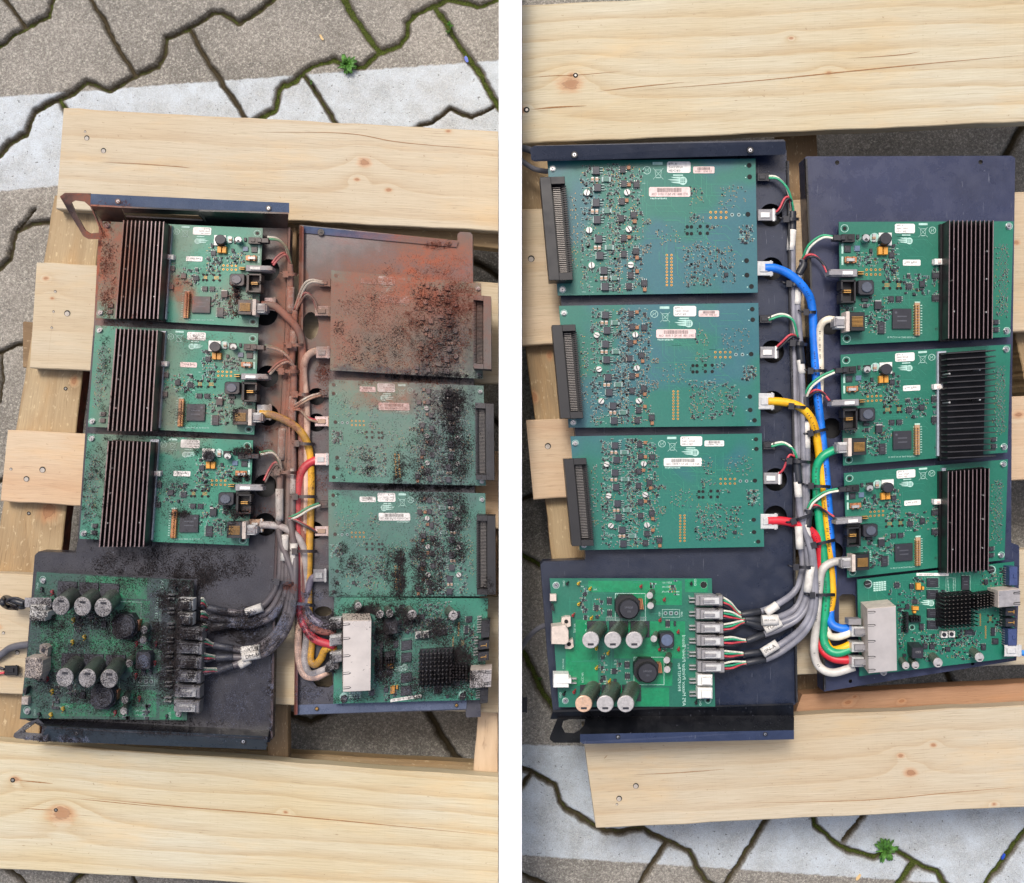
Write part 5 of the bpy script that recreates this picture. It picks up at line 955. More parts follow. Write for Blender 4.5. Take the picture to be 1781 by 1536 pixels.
ethernet(zz([(1335, 698, 22), (1360, 699, 22), (1390, 707, 22), (1412, 730, 20), (1422, 770, 12), (1430, 840), (1440, 930), (1446, 1000), (1447, 1040), (1440, 1080), (1436, 1112), (1446, 1130, 14), (1464, 1128, 24), (1482, 1120, 28)]), 7, cm('yellow', (236, 172, 24)), 'clean yellow network cable plugged into the middle board of its tray', (1333, 698, 27, 28), clr)
ethernet(zz([(1466, 780, 22), (1448, 784, 22), (1428, 797, 20), (1419, 825, 16), (1424, 900, 16), (1434, 980, 16), (1437, 1040, 16), (1432, 1100, 16), (1438, 1126, 20), (1456, 1136, 26), (1485, 1127, 28)]), 7.2, cm('green', (22, 150, 104)), 'clean green network cable curving from the finned board to the port block')
ethernet(zz([(1335, 906, 22), (1362, 906, 22), (1396, 915, 22), (1418, 932, 20), (1424, 960, 14), (1425, 1000, 10), (1423, 1060), (1421, 1100, 6), (1430, 1130, 10), (1452, 1146, 20), (1482, 1148, 26)]), 7.2, cm('red', (208, 38, 52)), 'clean bright red network cable plugged into the lowest board of its tray', (1338, 907, 30, 26), clr)
ethernet(zz([(1466, 977, 24), (1448, 978, 24), (1430, 992, 24), (1424, 1030, 22), (1419, 1090, 20), (1416, 1130, 18), (1424, 1158, 20), (1448, 1170, 24), (1486, 1160, 28)]), 7, cm('greywhite', (186, 182, 174)), 'grey white network cable making the outermost bend beside the clean port block')
ethernet(zz([(1458, 558, 22), (1440, 556, 22), (1428, 566, 20), (1426, 590, 14), (1427, 660, 6), (1424, 740, 6), (1432, 850, 6), (1438, 960, 6), (1440, 1060, 8), (1440, 1100, 14), (1456, 1108, 26), (1484, 1099, 32)]), 6.2, cm('cream', (222, 212, 190)), 'cream network cable leaving the top finned board of the clean tray')
def sleeve(e, pts, r, txt=None, dusty=False, m=None):
    o = tubepart('label_sleeve', pts, r, m or mat('sleeve_white', (206, 202, 194), .6, dusty=dusty, var=.1, scale=200), e, 10, 4)
    if txt:
        mb = MB(); a, b = Vector(pts[0]), Vector(pts[-1]); d = (b-a); L = d.xy.length; d = d.normalized(); v, f, w_ = glyphs(txt); k = min(L*.7/w_, r*1.5); u = Vector((d.y, -d.x, 0)); c = (a+b)/2
        if d.x < 0: pass
        pp = [c+d*((x-w_/2)*k)+u*((y-.35)*k) for x, y in v]; P_ = [P(p.x, p.y, p.z+r+.7) for p in pp]; b0 = 0; mb.v = [tuple(p) for p in P_]
        for q in f:
            if (P_[q[1]]-P_[q[0]]).cross(P_[q[2]]-P_[q[0]]).z < 0: q = q[::-1]
            mb.face(q)
        mb.build('label_print', [mt('ink')], o)
def harness(label, pts, pw, ends, sleeves, dusty, main=(0, 0), boot=None):
    """grey power cable: pw = wires at the power board end, ends = wires at the far end"""
    e = cable_root(pts[0][0], pts[0][1], label, 'power cable', 'grey power cables of the %s unit' % ('sooty' if dusty else 'clean'), 'power_cable')
    tubepart('sheath', pts, 5.7, cm('grey', (124, 124, 132) if not dusty else (92, 86, 88), dusty), e, 10)
    k = min(8, len(pts)-1); 
    tubepart('boot', [pts[0], (lerp(pts[0][0], pts[1][0], .5), lerp(pts[0][1], pts[1][1], .5), pts[0][2]), pts[1]], 6.2, cm('boot', (38, 40, 46), dusty), e)
    if boot: tubepart('boot', boot, 7, cm('boot', (38, 40, 46), dusty), e)
    W4 = ['wwhite', 'wgreen', 'wred', 'wblack']
    for i in range(4):
        a, c = pw; o = (i-1.5); sx = R.uniform(-2, 2)
        tubepart('wire', [(a[0], a[1]+o*4.5, ZB+14+R.uniform(-3, 3)), (lerp(a[0], c[0], .4), lerp(a[1], c[1], .3)+o*4+sx, ZB+10), (lerp(a[0], c[0], .8), lerp(a[1], c[1], .85)+o*2.2, lerp(ZB, c[2], .8)), (c[0]+4, c[1]+o*1.2, c[2])], 1.9, mt(W4[i], dusty), e, 7)
    for (cols, path) in ends:
        for i, cc in enumerate(cols):
            q = [(x+(i-.5)*3.0*(1 if abs(j-len(path)/2) < 2 else .7), y+(i-.5)*3.4, z+i*2) for j, (x, y, z) in enumerate(path)]; tubepart('wire', q, 2.0, mt(cc, dusty), e, 7)
    for sv in sleeves: sleeve(e, *sv, dusty=dusty)
    return e
def bplug(e, x, y, z, w_, h_, hh, m, det, rot=0): boxpart('plug', x, y, w_, h_, z, hh, m, e, rot, det)
Z1, Z2, Z3 = ZP+6, ZP+15, ZP+24
SB = [((1289, 1069), [(1322, 1064), (1354, 1050), (1384, 1026), (1396, 985), (1393, 948)], (1046)), ((1295, 1077), [(1325, 1078), (1356, 1073), (1386, 1054), (1402, 1008), (1399, 952)], 1069), ((1297, 1081), [(1328, 1091), (1358, 1083), (1390, 1066), (1406, 1020), (1404, 956)], 1093), ((1298, 1115), [(1328, 1104), (1360, 1092), (1392, 1072), (1410, 1035), (1408, 958)], 1116), ((1293, 1138), [(1328, 1134), (1362, 1118), (1398, 1088), (1413, 1046), (1411, 962)], 1139), ((1298, 1153), [(1330, 1147), (1364, 1130), (1402, 1096), (1418, 1050), (1414, 964)], 1161)]
UP = [[(1388, 900), (1386, 800), (1382, 700), (1381, 600), (1379, 500), (1378, 420), (1378, 385), (1378, 368)], [(1393, 900), (1392, 800), (1391, 700), (1391, 600), (1387, 530), (1388, 490), (1394, 468), (1397, 452)], [(1399, 900), (1398, 800), (1396, 700), (1394, 650), (1392, 615), (1391, 594)],
      [(1403, 900), (1404, 800), (1403, 750), (1401, 715), (1400, 690)], [(1394, 905), (1389, 860), (1386, 825), (1386, 797)], [(1404, 930), (1402, 905), (1406, 886)]]
zs = [Z1, Z1, Z2, Z2, Z3, Z3]
SLV = [[[(1375, 436, Z1), (1378, 400, Z1)], 7.2, None], [[(1385, 530, Z1), (1388, 502, Z1)], 7.4, None], [[(1395, 650, Z2), (1392, 626, Z2)], 6.4, None], [[(1403, 780, Z2), (1402, 735, Z2)], 6.4, None], [[(1389, 865, Z3), (1387, 838, Z3)], 6.4, None], [[(1405, 940, Z3), (1402, 912, Z3)], 6.6, None]]
SL2 = [[[(1332, 1066, Z3+6), (1352, 1052, Z3+6)], 7.5, None], [[(1325, 1079, Z3+8), (1353, 1078, Z3+8)], 9, 'AK3-HC6'], [[(1330, 1096, Z3+2), (1358, 1082, Z3+2)], 7.5, 'TO-N'], [[(1391, 955, Z3+3), (1389, 915, Z3+3)], 6.6, None], [[(1326, 1136, Z3+6), (1352, 1120, Z3+6)], 8.5, '0N-A'], [[(1404, 1030, Z3+8), (1410, 985, Z3+8)], 7, None]]
EN = [[(('wwhite', 'wgreen'), [(1336, 308, ZB-8), (1352, 310, ZB-4), (1368, 326, ZP+20), (1376, 350, ZP+14), (1379, 368, Z1)]), (('wred', 'wblack'), [(1344, 374, ZB-10), (1356, 366, ZP+18), (1366, 347, ZP+18), (1374, 346, ZP+16), (1378, 366, Z1)])],
      [(('wgreen', 'wwhite'), [(1450, 413, ZB+8), (1430, 412, ZB+4), (1408, 428, ZP+20), (1397, 452, Z1)]), (('wred', 'wblack'), [(1440, 477, ZB+8), (1432, 460, ZB), (1418, 446, ZP+20), (1405, 446, ZP+18), (1397, 456, Z1)])],
      [(('wwhite', 'wgreen'), [(1336, 555, ZB-8), (1360, 548, ZB-4), (1378, 556, ZP+24), (1386, 585, Z2)]), (('wred', 'wblack'), [(1344, 612, ZB-10), (1358, 600, ZP+20), (1376, 584, ZP+24), (1388, 588, Z2)])],
      [(('wgreen', 'wwhite'), [(1452, 646, ZB+8), (1430, 656, ZB+4), (1410, 672, ZP+24), (1401, 690, Z2)]), (('wred', 'wblack'), [(1444, 699, ZB+8), (1434, 686, ZB), (1420, 680, ZP+24), (1403, 690, Z2)])],
      [(('wwhite', 'wgreen'), [(1340, 775, ZB-8), (1362, 771, ZB-4), (1378, 780, ZP+28), (1385, 796, Z3)]), (('wred',), [(1350, 830, ZB-10), (1364, 818, ZP+24), (1374, 794, ZP+28), (1385, 796, Z3)])],
      [(('wgreen', 'wwhite'), [(1458, 852, ZB+8), (1436, 857, ZB+6), (1414, 872, ZP+30), (1406, 886, Z3)]), (('wred', 'wblack'), [(1452, 901, ZB+8), (1436, 890, ZB), (1420, 880, ZP+30), (1407, 886, Z3)])]]
DEST = ['the topmost board under the flange', 'the top finned board', 'the middle board of the left clean tray', 'the board with crosswise fins', 'the lowest board beside the left clean tray', 'the lowest clean finned board']
for i in range(6):
    s0, mid, ys = SB[i]; pts = [(s0[0], s0[1], ZP+22)]+[(x, y, ZP+18 if k < 2 else zs[i]+4) for k, (x, y) in enumerate(mid)]+[(x, y, zs[i]) for x, y in UP[i]]
    e = harness('grey power cable ending in thin wires at '+DEST[i], pts, ((1258, ys), (s0[0], s0[1], ZP+22)), EN[i], [SLV[i], SL2[i]], False, boot=[(UP[i][-3][0], lerp(UP[i][-3][1], UP[i][-1][1], .3), zs[i]), (UP[i][-1][0], UP[i][-1][1]+10, zs[i]), (UP[i][-1][0], UP[i][-1][1], zs[i])])
    if i % 2 == 0:
        y1, y2 = ((308, 374), 0, (555, 613), 0, (775, 832))[i]; x = (1328, 0, 1332, 0, 1338)[i]
        bplug(e, x, y1, ZB-20, 22, 14, 14, blk, blk); bplug(e, x+6, y2, ZB-24, 32, 20, 20, gpl, mt('white'))
def tie(x, y, w_, z, ang=0., label='', grp='', tail=14):
    mb = MB(); ca, sa = math.cos(ang), math.sin(ang); pts = []
    for i in range(15):
        t = -1.25+2.5*i/14; u = math.sin(t)/math.sin(1.25)*w_/2; h = (math.cos(t)-math.cos(1.25))/(1-math.cos(1.25)); pts.append(P(x+u*ca, y+u*sa, lerp(ZP+1, z, max(0, h)**.6)))
    bs = len(mb.v)
    rings = []
    nrm = Vector((sa, ca, 0)).normalized()*2.6*S if False else Vector((math.sin(ang), math.cos(ang), 0))*2.6*S
    for i, p in enumerate(pts): rings.append([p-nrm, p+nrm, p+nrm-Vector((0, 0, 1.6*S)), p-nrm-Vector((0, 0, 1.6*S))])
    mb.rings(rings); hx, hy = x-w_/2*ca*.86, y-w_/2*sa*.86
    q = [(hx+u*5*ca-v*5.5*sa, hy+u*5*sa+v*5.5*ca) for u, v in ((-1, -1), (-1, 1), (1, 1), (1, -1))]; mb.rings([[P(a, b, z-12) for a, b in q], [P(a, b, z-2) for a, b in q]])
    mb.tube([P(hx-3*ca, hy-3*sa, z-8), P(hx-(4+tail*.5)*ca, hy-(4+tail*.5)*sa-2, z-9), P(hx-tail*ca, hy-tail*sa-3, z-12)], 1.7*S, 0, 6)
    o = mb.build('cable_tie', [mt('wblack', x < 887)], None, label=label, cat='cable tie', group=grp)
CT = 'cable ties on the clean cables'
for (x, y, w_, z, a, l) in ((1378, 381, 24, ZP+22, 0, 'black cable tie at the split of the power cable beside the topmost clean board'), (1383, 494, 24, ZP+24, .05, 'black cable tie on the grey cables just under the clean blue cable'), (1411, 543, 20, ZP+28, 0, 'black cable tie round the clean blue cable alone, above its long straight run'), (1391, 598, 28, ZP+32, .1, 'black cable tie on the grey cables beside the clean middle board plug'),
    (1423, 645, 30, ZP+28, 0, 'black cable tie round blue and cream cables above the yellow bend'), (1391, 708, 34, ZP+34, .1, 'black cable tie on the grey cables just above the white label sleeves'), (1424, 750, 34, ZP+30, -.25, 'black cable tie round yellow and blue cables above the green bend'), (1391, 803, 42, ZP+38, .05, 'black cable tie on the grey cables beside the lowest clean board plug'),
    (1427, 846, 38, ZP+36, .05, 'black cable tie round green, yellow and blue cables together'), (1398, 900, 44, ZP+40, -.35, 'black cable tie under the red cable where it meets the grey cables'), (1433, 944, 42, ZP+36, -.25, 'black cable tie round red, green and yellow cables above the grey white bend'), (1402, 987, 40, ZP+42, .02, 'lowest black cable tie on the curved grey cables of the clean unit'), (1432, 1035, 44, ZP+40, -.03, 'lowest black cable tie on the coloured cables beside the clean tray slot')):
    tie(x, y, w_, z, a, l, CT)
# --- sooty unit
rustc = cm('rusted', (128, 72, 60), True, .7)
ethernet(zz([(455, 530, 24), (478, 533, 24), (500, 552, 22), (518, 574, 16), (526, 605), (527, 680), (525, 780), (527, 900), (529, 1000), (530, 1060), (540, 1088, 14), (560, 1098, 22), (584, 1098, 26)]), 6.4, rustc, 'rust brown network cable plugged into the top heatsink board', (470, 529, 20, 22), mt('pink', True), True)
ethernet(zz([(452, 719, 24), (474, 722, 24), (502, 734, 22), (524, 752, 18), (537, 780, 12), (541, 830), (540, 900), (537, 980), (537, 1060), (542, 1110, 6), (540, 1146, 8), (548, 1156, 12), (558, 1146, 16), (566, 1130, 20), (584, 1126, 26)]), 6.4, cm('yellow_d', (216, 160, 30), True), 'dusty yellow network cable plugged into the middle heatsink board', (460, 717, 26, 26), mt('clear', True), True)
ethernet(zz([(452, 913, 24), (476, 914, 24), (502, 922, 22), (520, 938, 18), (530, 965, 12), (533, 1040, 8), (534, 1100, 8), (530, 1148, 10), (540, 1172, 14), (562, 1166, 20), (584, 1156, 26)]), 6.2, cm('dwhite', (178, 170, 166), True), 'dirty white network cable plugged into the lowest heatsink board, looping by the slot', (446, 914, 24, 22), mt('tan', True), True)
ethernet(zz([(560, 612, 14), (545, 612, 14), (532, 624, 14), (528, 650, 10), (533, 710), (533, 780), (531, 880), (524, 980), (520, 1080), (519, 1140, 8), (528, 1172, 12), (548, 1178, 16), (570, 1168, 20)]), 6.2, cm('orangewhite', (214, 178, 156), True), 'pale cable tinged orange with rust, bending at the rust brown board', (562, 613, 24, 20), mt('pink', True), True)
ethernet(zz([(562, 800, 14), (545, 802, 14), (528, 815, 14), (520, 840, 12), (519, 900), (520, 990), (521, 1060, 10), (530, 1090, 14), (548, 1112, 20), (584, 1124, 28)]), 7, cm('red_d', (190, 40, 54), True), 'dusty red network cable plugged into the middle clumpy board', (560, 799, 24, 20), mt('pink', True), True)
ethernet(zz([(560, 1002, 14), (546, 1004, 14), (538, 1016, 12), (534, 1050, 10), (540, 1072, 14), (558, 1086, 20), (584, 1096, 26)]), 6, cm('lilac', (120, 112, 128), True), 'short grey lilac network cable plugged into the board above the sooty port block', (557, 1001, 24, 22), mt('grey_plastic', True), True)
LS = [((361, 1057), [(395, 1064), (428, 1066), (456, 1055), (478, 1028), (487, 995)], 1047), ((364, 1074), [(400, 1080), (436, 1077), (468, 1062), (488, 1030), (493, 995)], 1070), ((364, 1092), [(400, 1086), (440, 1086), (474, 1072), (496, 1034), (499, 996)], 1094), ((372, 1122), [(405, 1128), (430, 1131), (462, 1116), (490, 1084), (502, 1040), (504, 998)], 1118), ((376, 1144), [(405, 1143), (432, 1142), (464, 1126), (494, 1092), (507, 1046), (509, 1000)], 1142), ((380, 1166), [(405, 1158), (430, 1148), (466, 1134), (498, 1098), (511, 1050), (513, 1002)], 1168)]
LU = [[(488, 900), (491, 800), (495, 700), (500, 600), (504, 530), (505, 480), (504, 460)], [(495, 900), (497, 800), (502, 700), (508, 620), (511, 570), (513, 540)], [(501, 900), (504, 800), (508, 720), (511, 670), (510, 636)], [(509, 900), (510, 800), (507, 740), (504, 712)], [(486, 930), (486, 860), (488, 815)], [(513, 960), (508, 925), (504, 902)]]
LE = [[(('wwhite', 'wgreen'), [(466, 414, ZB+6), (484, 417, ZB+2), (498, 432, ZP+20), (505, 458, Z1)]), (('wred', 'wred'), [(474, 460, ZB+4), (484, 448, ZB), (496, 442, ZP+18), (504, 458, Z1)])],
      [(('wwhite', 'wwhite'), [(562, 492, ZB-6), (542, 489, ZP+18), (528, 500, ZP+18), (513, 540, Z1)]), (('wred', 'wblack'), [(552, 540, ZB-8), (545, 520, ZP+16), (530, 512, ZP+18), (513, 540, Z1)])],
      [(('wgreen', 'wwhite'), [(462, 602, ZB+6), (484, 608, ZB+2), (500, 620, ZP+24), (510, 636, Z2)]), (('wred', 'wwhite'), [(468, 650, ZB+4), (482, 636, ZB), (498, 628, ZP+24), (510, 636, Z2)])],
      [(('wwhite', 'tan'), [(558, 686, ZB-6), (538, 692, ZP+22), (518, 704, ZP+22), (504, 712, Z2)]), (('wred', 'tan'), [(552, 733, ZB-8), (535, 727, ZP+22), (520, 712, ZP+22), (504, 712, Z2)])],
      [(('wgreen', 'wwhite'), [(452, 789, ZB+6), (472, 786, ZB+2), (484, 798, ZP+28), (488, 815, Z3)]), (('wred', 'wblack'), [(460, 838, ZB+4), (470, 818, ZB), (480, 806, ZP+28), (488, 814, Z3)])],
      [(('wgreen', 'wwhite'), [(556, 877, ZB-6), (538, 884, ZP+28), (518, 896, ZP+28), (504, 902, Z3)]), (('wred', 'wblack'), [(550, 925, ZB-8), (532, 915, ZP+28), (516, 906, ZP+28), (504, 902, Z3)])]]
LSL = [[[(504, 545, Z1), (505, 500, Z1)], 7, None], [[(510, 610, Z1), (511, 575, Z1)], 6.6, None], [[(507, 740, Z2), (510, 690, Z2)], 6.6, None], [[(509, 860, Z2), (509, 815, Z2)], 6.2, None], [[(486, 905, Z3), (486, 850, Z3)], 6.6, None], [[(512, 985, Z3), (511, 945, Z3)], 6.6, None]]
LS2 = [[[(428, 1066, Z3+4), (456, 1056, Z3+2)], 7.5, None], [[(489, 800, Z1+5), (491, 745, Z1+5)], 6.4, None], [[(420, 1132, Z3+4), (452, 1128, Z3+4)], 7.2, None], [[(422, 1144, Z3+10), (452, 1138, Z3+10)], 7.2, 'DM-3'], [[(417, 1157, Z3+4), (434, 1147, Z3+4)], 7.2, None], [[(494, 975, Z3), (496, 930, Z3)], 6.4, None]]
LD = ['the top heatsink board', 'the rust brown board', 'the middle heatsink board', 'the clumpy middle board', 'the lowest heatsink board', 'the board above the sooty main board']
for i in range(6):
    s0, mid, ys = LS[i]; pts = [(s0[0], s0[1], ZP+22)]+[(x, y, ZP+18 if k < 2 else zs[i]+4) for k, (x, y) in enumerate(mid)]+[(x, y, zs[i]) for x, y in LU[i]]
    e = harness('dirty power cable ending in thin wires at '+LD[i], pts, ((350, ys), (s0[0], s0[1], ZP+22)), LE[i], [LSL[i], LS2[i]], True)
    if i % 2:
        y1, y2 = {1: (492, 541), 3: (685, 733), 5: (877, 924)}[i]; bplug(e, 566, y1, ZB-20, 20, 13, 14, mt('wblack', True), mt('wblack', True)); bplug(e, 562, y2, ZB-24, 28, 17, 18, mt('pink', True), mt('tan', True))
CT = 'cable ties on the sooty cables'
for (x, y, w_, z, a, l) in ((506, 477, 22, ZP+22, 0, 'black cable tie on the power cable just above the rust brown network cable'), (515, 600, 30, ZP+28, 0, 'black cable tie below the rust brown bend of the top heatsink board'), (504, 646, 34, ZP+32, 0, 'dusty cable tie at the split beside the middle heatsink board'), (526, 686, 30, ZP+28, 0, 'rust dusted cable tie between the pale and the rust brown cables'), (498, 822, 38, ZP+38, .03, 'dusty cable tie at the split beside the lowest heatsink board'),
    (530, 772, 34, ZP+30, .05, 'rusty cable tie above the red cable bend'), (530, 864, 40, ZP+36, 0, 'black cable tie round red and dusty yellow cables, upper of two'), (530, 959, 42, ZP+36, 0, 'black cable tie round red and dusty yellow cables, lower of two'), (498, 1014, 40, ZP+42, .12, 'grey dusty cable tie where the sooty cables begin to bend'), (527, 1051, 40, ZP+40, .12, 'sooty blue grey cable tie at the fork above the dirty port plugs')):
    tie(x, y, w_, z, a, l, CT, 8)
ZOFF = 0.0
# --- loose ends
def loose(name, label, cat, pts, r, m, plug=None, wires=()):
    e = empty(name, P(pts[-1][0], pts[-1][1], pts[-1][2]), label, cat); tubepart('sheath', pts, r, m, e)
    if plug: boxpart('plug', *plug, e)
    for (p, mm) in wires: tubepart('wire', p, 2.2, mm, e, 8)
    return e
loose('power_cable', 'thick grey cable coming in from the left under the sooty tray', 'cable', [(-60, 1175, 6), (0, 1140, 10), (22, 1126, 14), (60, 1120, 24)], 6.5, cm('loosegrey', (84, 84, 90)))
loose('plugged_lead', 'black bundled lead with grey plug at the left edge of the sooty power board', 'plug', [(42, 1050, 68+10), (22, 1044, 68+6), (10, 1040, ZB), (4, 1048, 68-6), (16, 1056, ZB), (40, 1055, 68+6)], 5, cm('leadblack', (26, 30, 32), True), (66, 1048, 46, 17, 68+4, 14, gpl), [([(44, 1046, 68+10), (26, 1040, 68+12), (12, 1046, 68+8), (30, 1054, 68+8)], mt('wblack'))])
loose('small_plug', 'small black two way plug lying on the pale slat at the far left', 'plug', [(-30, 1158, 6), (-8, 1160, 8), (8, 1164, 8)], 2.4, mt('wblack'), (20, 1166, 24, 17, 2, 12, mt('black')), [([(-30, 1170, 6), (-8, 1172, 8), (8, 1170, 8)], mt('wred'))])
loose('grey_cable', 'grey cable looping out beside the black edge connector of the topmost clean board', 'cable', [(895, 268, 6), (912, 283, 14), (930, 294, 26), (950, 298, 40), (970, 299, 50)], 4.6, cm('loosegrey', (84, 84, 90)))
loose('grey_cable', 'grey cable tucked behind the upper left corner of the clean tray flange', 'cable', [(895, 256, 10), (915, 259, 20), (935, 266, 30), (950, 272, 40)], 6, cm('loosegrey2', (70, 72, 80)))
loose('grey_cable', 'thin grey cable arching in from the left beside the clean power board', 'cable', [(896, 1150, -60), (908, 1124, -30), (924, 1103, 0), (942, 1090, 20), (962, 1086, 36)], 4.6, cm('loosegrey', (84, 84, 90)))
loose('blue_lead', 'short blue lead with a milky plug at the right edge of the clean main board', 'plug', [(1772, 1134, 68+12), (1790, 1138, 68+12), (1830, 1146, 68+8)], 5, cm('bluelead', (50, 124, 190)), (1762, 1132, 30, 20, 68+2, 20, mt('clear')))
loose('black_plug', 'black plug hanging over the paving at the left edge beside the clean power board', 'plug', [(880, 1190, -40), (900, 1205, -44), (908, 1214, -48)], 3, mt('wblack'), (911, 1226, 12, 26, -56, 12, mt('black')))
# ------------------------------------------------------------------ weeds and litter on the paving
def weed(x, y, r, label, n=24, seed=1):
    n = int(n*1.7); rr = random.Random(seed); e = empty('weed', P(x, y, ZG), label, 'plant', 'weeds in the paving joints'); mb = MB()
    for i in range(n):
        a = rr.uniform(0, 6.283); L = r*rr.uniform(.3, 1.1); w_ = L*rr.uniform(.09, .2); z0 = rr.uniform(0, 6); zt = rr.uniform(2, 14); c, s_ = math.cos(a), math.sin(a); prev = None
        for k in range(7):
            t = k/6; ww = w_*math.sin(math.pi*min(.97, t*.92+.05))*(1.25 if k % 2 else .8); zq_ = ZG+z0+zt*math.sin(math.pi*t*.8); cx_, cy_ = x+c*L*t, y+s_*L*t; cur = (P(cx_-s_*ww, cy_+c*ww, zq_), P(cx_, cy_, zq_-1.2), P(cx_+s_*ww, cy_-c*ww, zq_))
            if prev: mb.poly([prev[0], prev[1], cur[1], cur[0]]); mb.poly([prev[1], prev[2], cur[2], cur[1]])
            prev = cur
    mb.build('leaves', [mat('leaf', (72, 118, 44), .55, var=.35, scale=220)], e)
    mb = MB(); mb.tube([P(x, y, ZG-8), P(x+1, y, ZG+5)], 2*S, 0, 6); mb.build('stem', [mat('stem', (110, 130, 60), .6)], e)
weed(603, 112, 19, 'small bright green rosette weed in a joint above the left pallet', 30, 3); weed(1541, 1479, 22, 'bright green rosette weed in a joint below the right pallet', 34, 5)
weed(783, 43, 7, 'tiny green seedling in the thick mossy joint, upper of two above the left pallet', 7, 8); weed(779, 55, 6, 'tiny green sprout in the thick mossy joint, lower of two above the left pallet', 6, 9) ; weed(541, 142, 6, 'tiny sprout in the joint on the painted stripe', 6, 10); weed(939, 1180, 6, 'tiny sprout in the dark mossy joint left of the clean power board', 6, 12)
def chip_(name, x, y, L, w_, a, m, label, cat):
    mb = MB(); rr = random.Random(int(x)); q = [(-L/2, -w_*.2), (-L*.2, -w_/2), (L/2, -w_*.3), (L*.42, w_*.35), (0, w_/2), (-L*.4, w_*.3)]; ca, sa = math.cos(a), math.sin(a); q = [(x+u*ca-v*sa, y+u*sa+v*ca) for u, v in q]
    mb.rings([[P(u, v, ZG+.5) for u, v in q], [P(u, v, ZG+3) for u, v in q]]); mb.build(name, [m], None, label=label, cat=cat)
chip_('plastic_scrap', 811, 103, 12, 6, 1.2, mat('blue_scrap', (28, 70, 180), .4), 'blue plastic scrap in a joint above the left pallet', 'litter'); chip_('plastic_scrap', 1745, 1490, 12, 6, -1.2, mat('blue_scrap', (28, 70, 180), .4), 'blue plastic scrap in a joint below the right pallet', 'litter')
chip_('wood_splinter', 559, 65, 12, 4, 1.0, mat('splinter', (214, 182, 128), .7), 'pale wood splinter on the paving above the left pallet', 'splinter'); chip_('wood_splinter', 1493, 1526, 14, 6, -1.0, mat('splinter', (214, 182, 128), .7), 'pale wood splinter on the paving below the right pallet', 'splinter')
# ------------------------------------------------------------------ soot and rust crumbs lying on the left unit
bpy.context.view_layer.update(); dg = bpy.context.evaluated_depsgraph_get(); RS = random.Random(21)
HC = {}
def height(x, y):
    k = (int(x/S/1.2), int(y/S/1.2))
    if k not in HC:
        hit, loc, nr, _i, ob, _m = sc.ray_cast(dg, Vector((x, y, .12)), Vector((0, 0, -1))); HC[k] = loc.z if hit else -1
    return HC[k]
def crumbs(name, label, m, L, zmax=60):
    V = []; F = []
    for (cx, cy, rx, ry, nc, per, spread, sz) in L:
        per = per if per < 4 else int(per*1.35); nc = int(nc*1.5)
        for _ in range(nc):
            while True:
                u, v = RS.uniform(-1, 1), RS.uniform(-1, 1)
                if u*u+v*v <= 1: break
            x0, y0 = cx+u*rx, cy+v*ry
            if mnoise.noise(Vector((x0*.035, y0*.035, 3))) < RS.uniform(-.5, .3): continue
            o = P(x0, y0, 60); hz = height(o.x, o.y)
            if hz < 36*S: continue
            if hz > 118*S and RS.random() < (.985 if 580 < x0 < 660 and 1060 < y0 < 1220 else .45): continue
            sp = spread*RS.uniform(.5, 1.3)
            for j in range(per):
                dx, dy = RS.gauss(0, sp), RS.gauss(0, sp)
                if per > 1:
                    hz = height(o.x+dx*S, o.y+dy*S)
                    if hz < 36*S or (hz > 118*S and RS.random() < (.985 if 575 < x0+dx < 662 and 1060 < y0-dy < 1220 else .4)): continue
                else: dx = dy = 0
                k = RS.uniform(.35, 1.1)*sz*.72*S; pile = max(0, 1-math.hypot(dx, dy)/(sp*1.6+.01))*RS.random()*3.5*S if per > 6 else 0
                c = (o.x+dx*S, o.y+dy*S, hz+pile+k*.25); a = RS.uniform(0, 6.28); el = RS.choice((1, 1, 1.4, 2.4)); b = len(V)
                pts = ((-1, -.6, -.3), (1, -.5, -.2), (.1, .9, -.3), (RS.uniform(-.4, .4), 0, .9)); ca, sa = math.cos(a), math.sin(a)
                for (px_, py_, pz_) in pts: px_ *= el; py_ /= el**.5; V.append((c[0]+(px_*ca-py_*sa)*k, c[1]+(px_*sa+py_*ca)*k, c[2]+pz_*k*.8))
                F += [(b, b+1, b+3), (b+1, b+2, b+3), (b+2, b, b+3), (b+2, b+1, b)]
    me = bpy.data.meshes.new(name); me.from_pydata(V, [], F); me.materials.append(m); me.update(); o = bpy.data.objects.new(name, me); col.objects.link(o)
    return setprops(o, label, name.replace('_', ' '), None, 'stuff')
DK = (1.3)
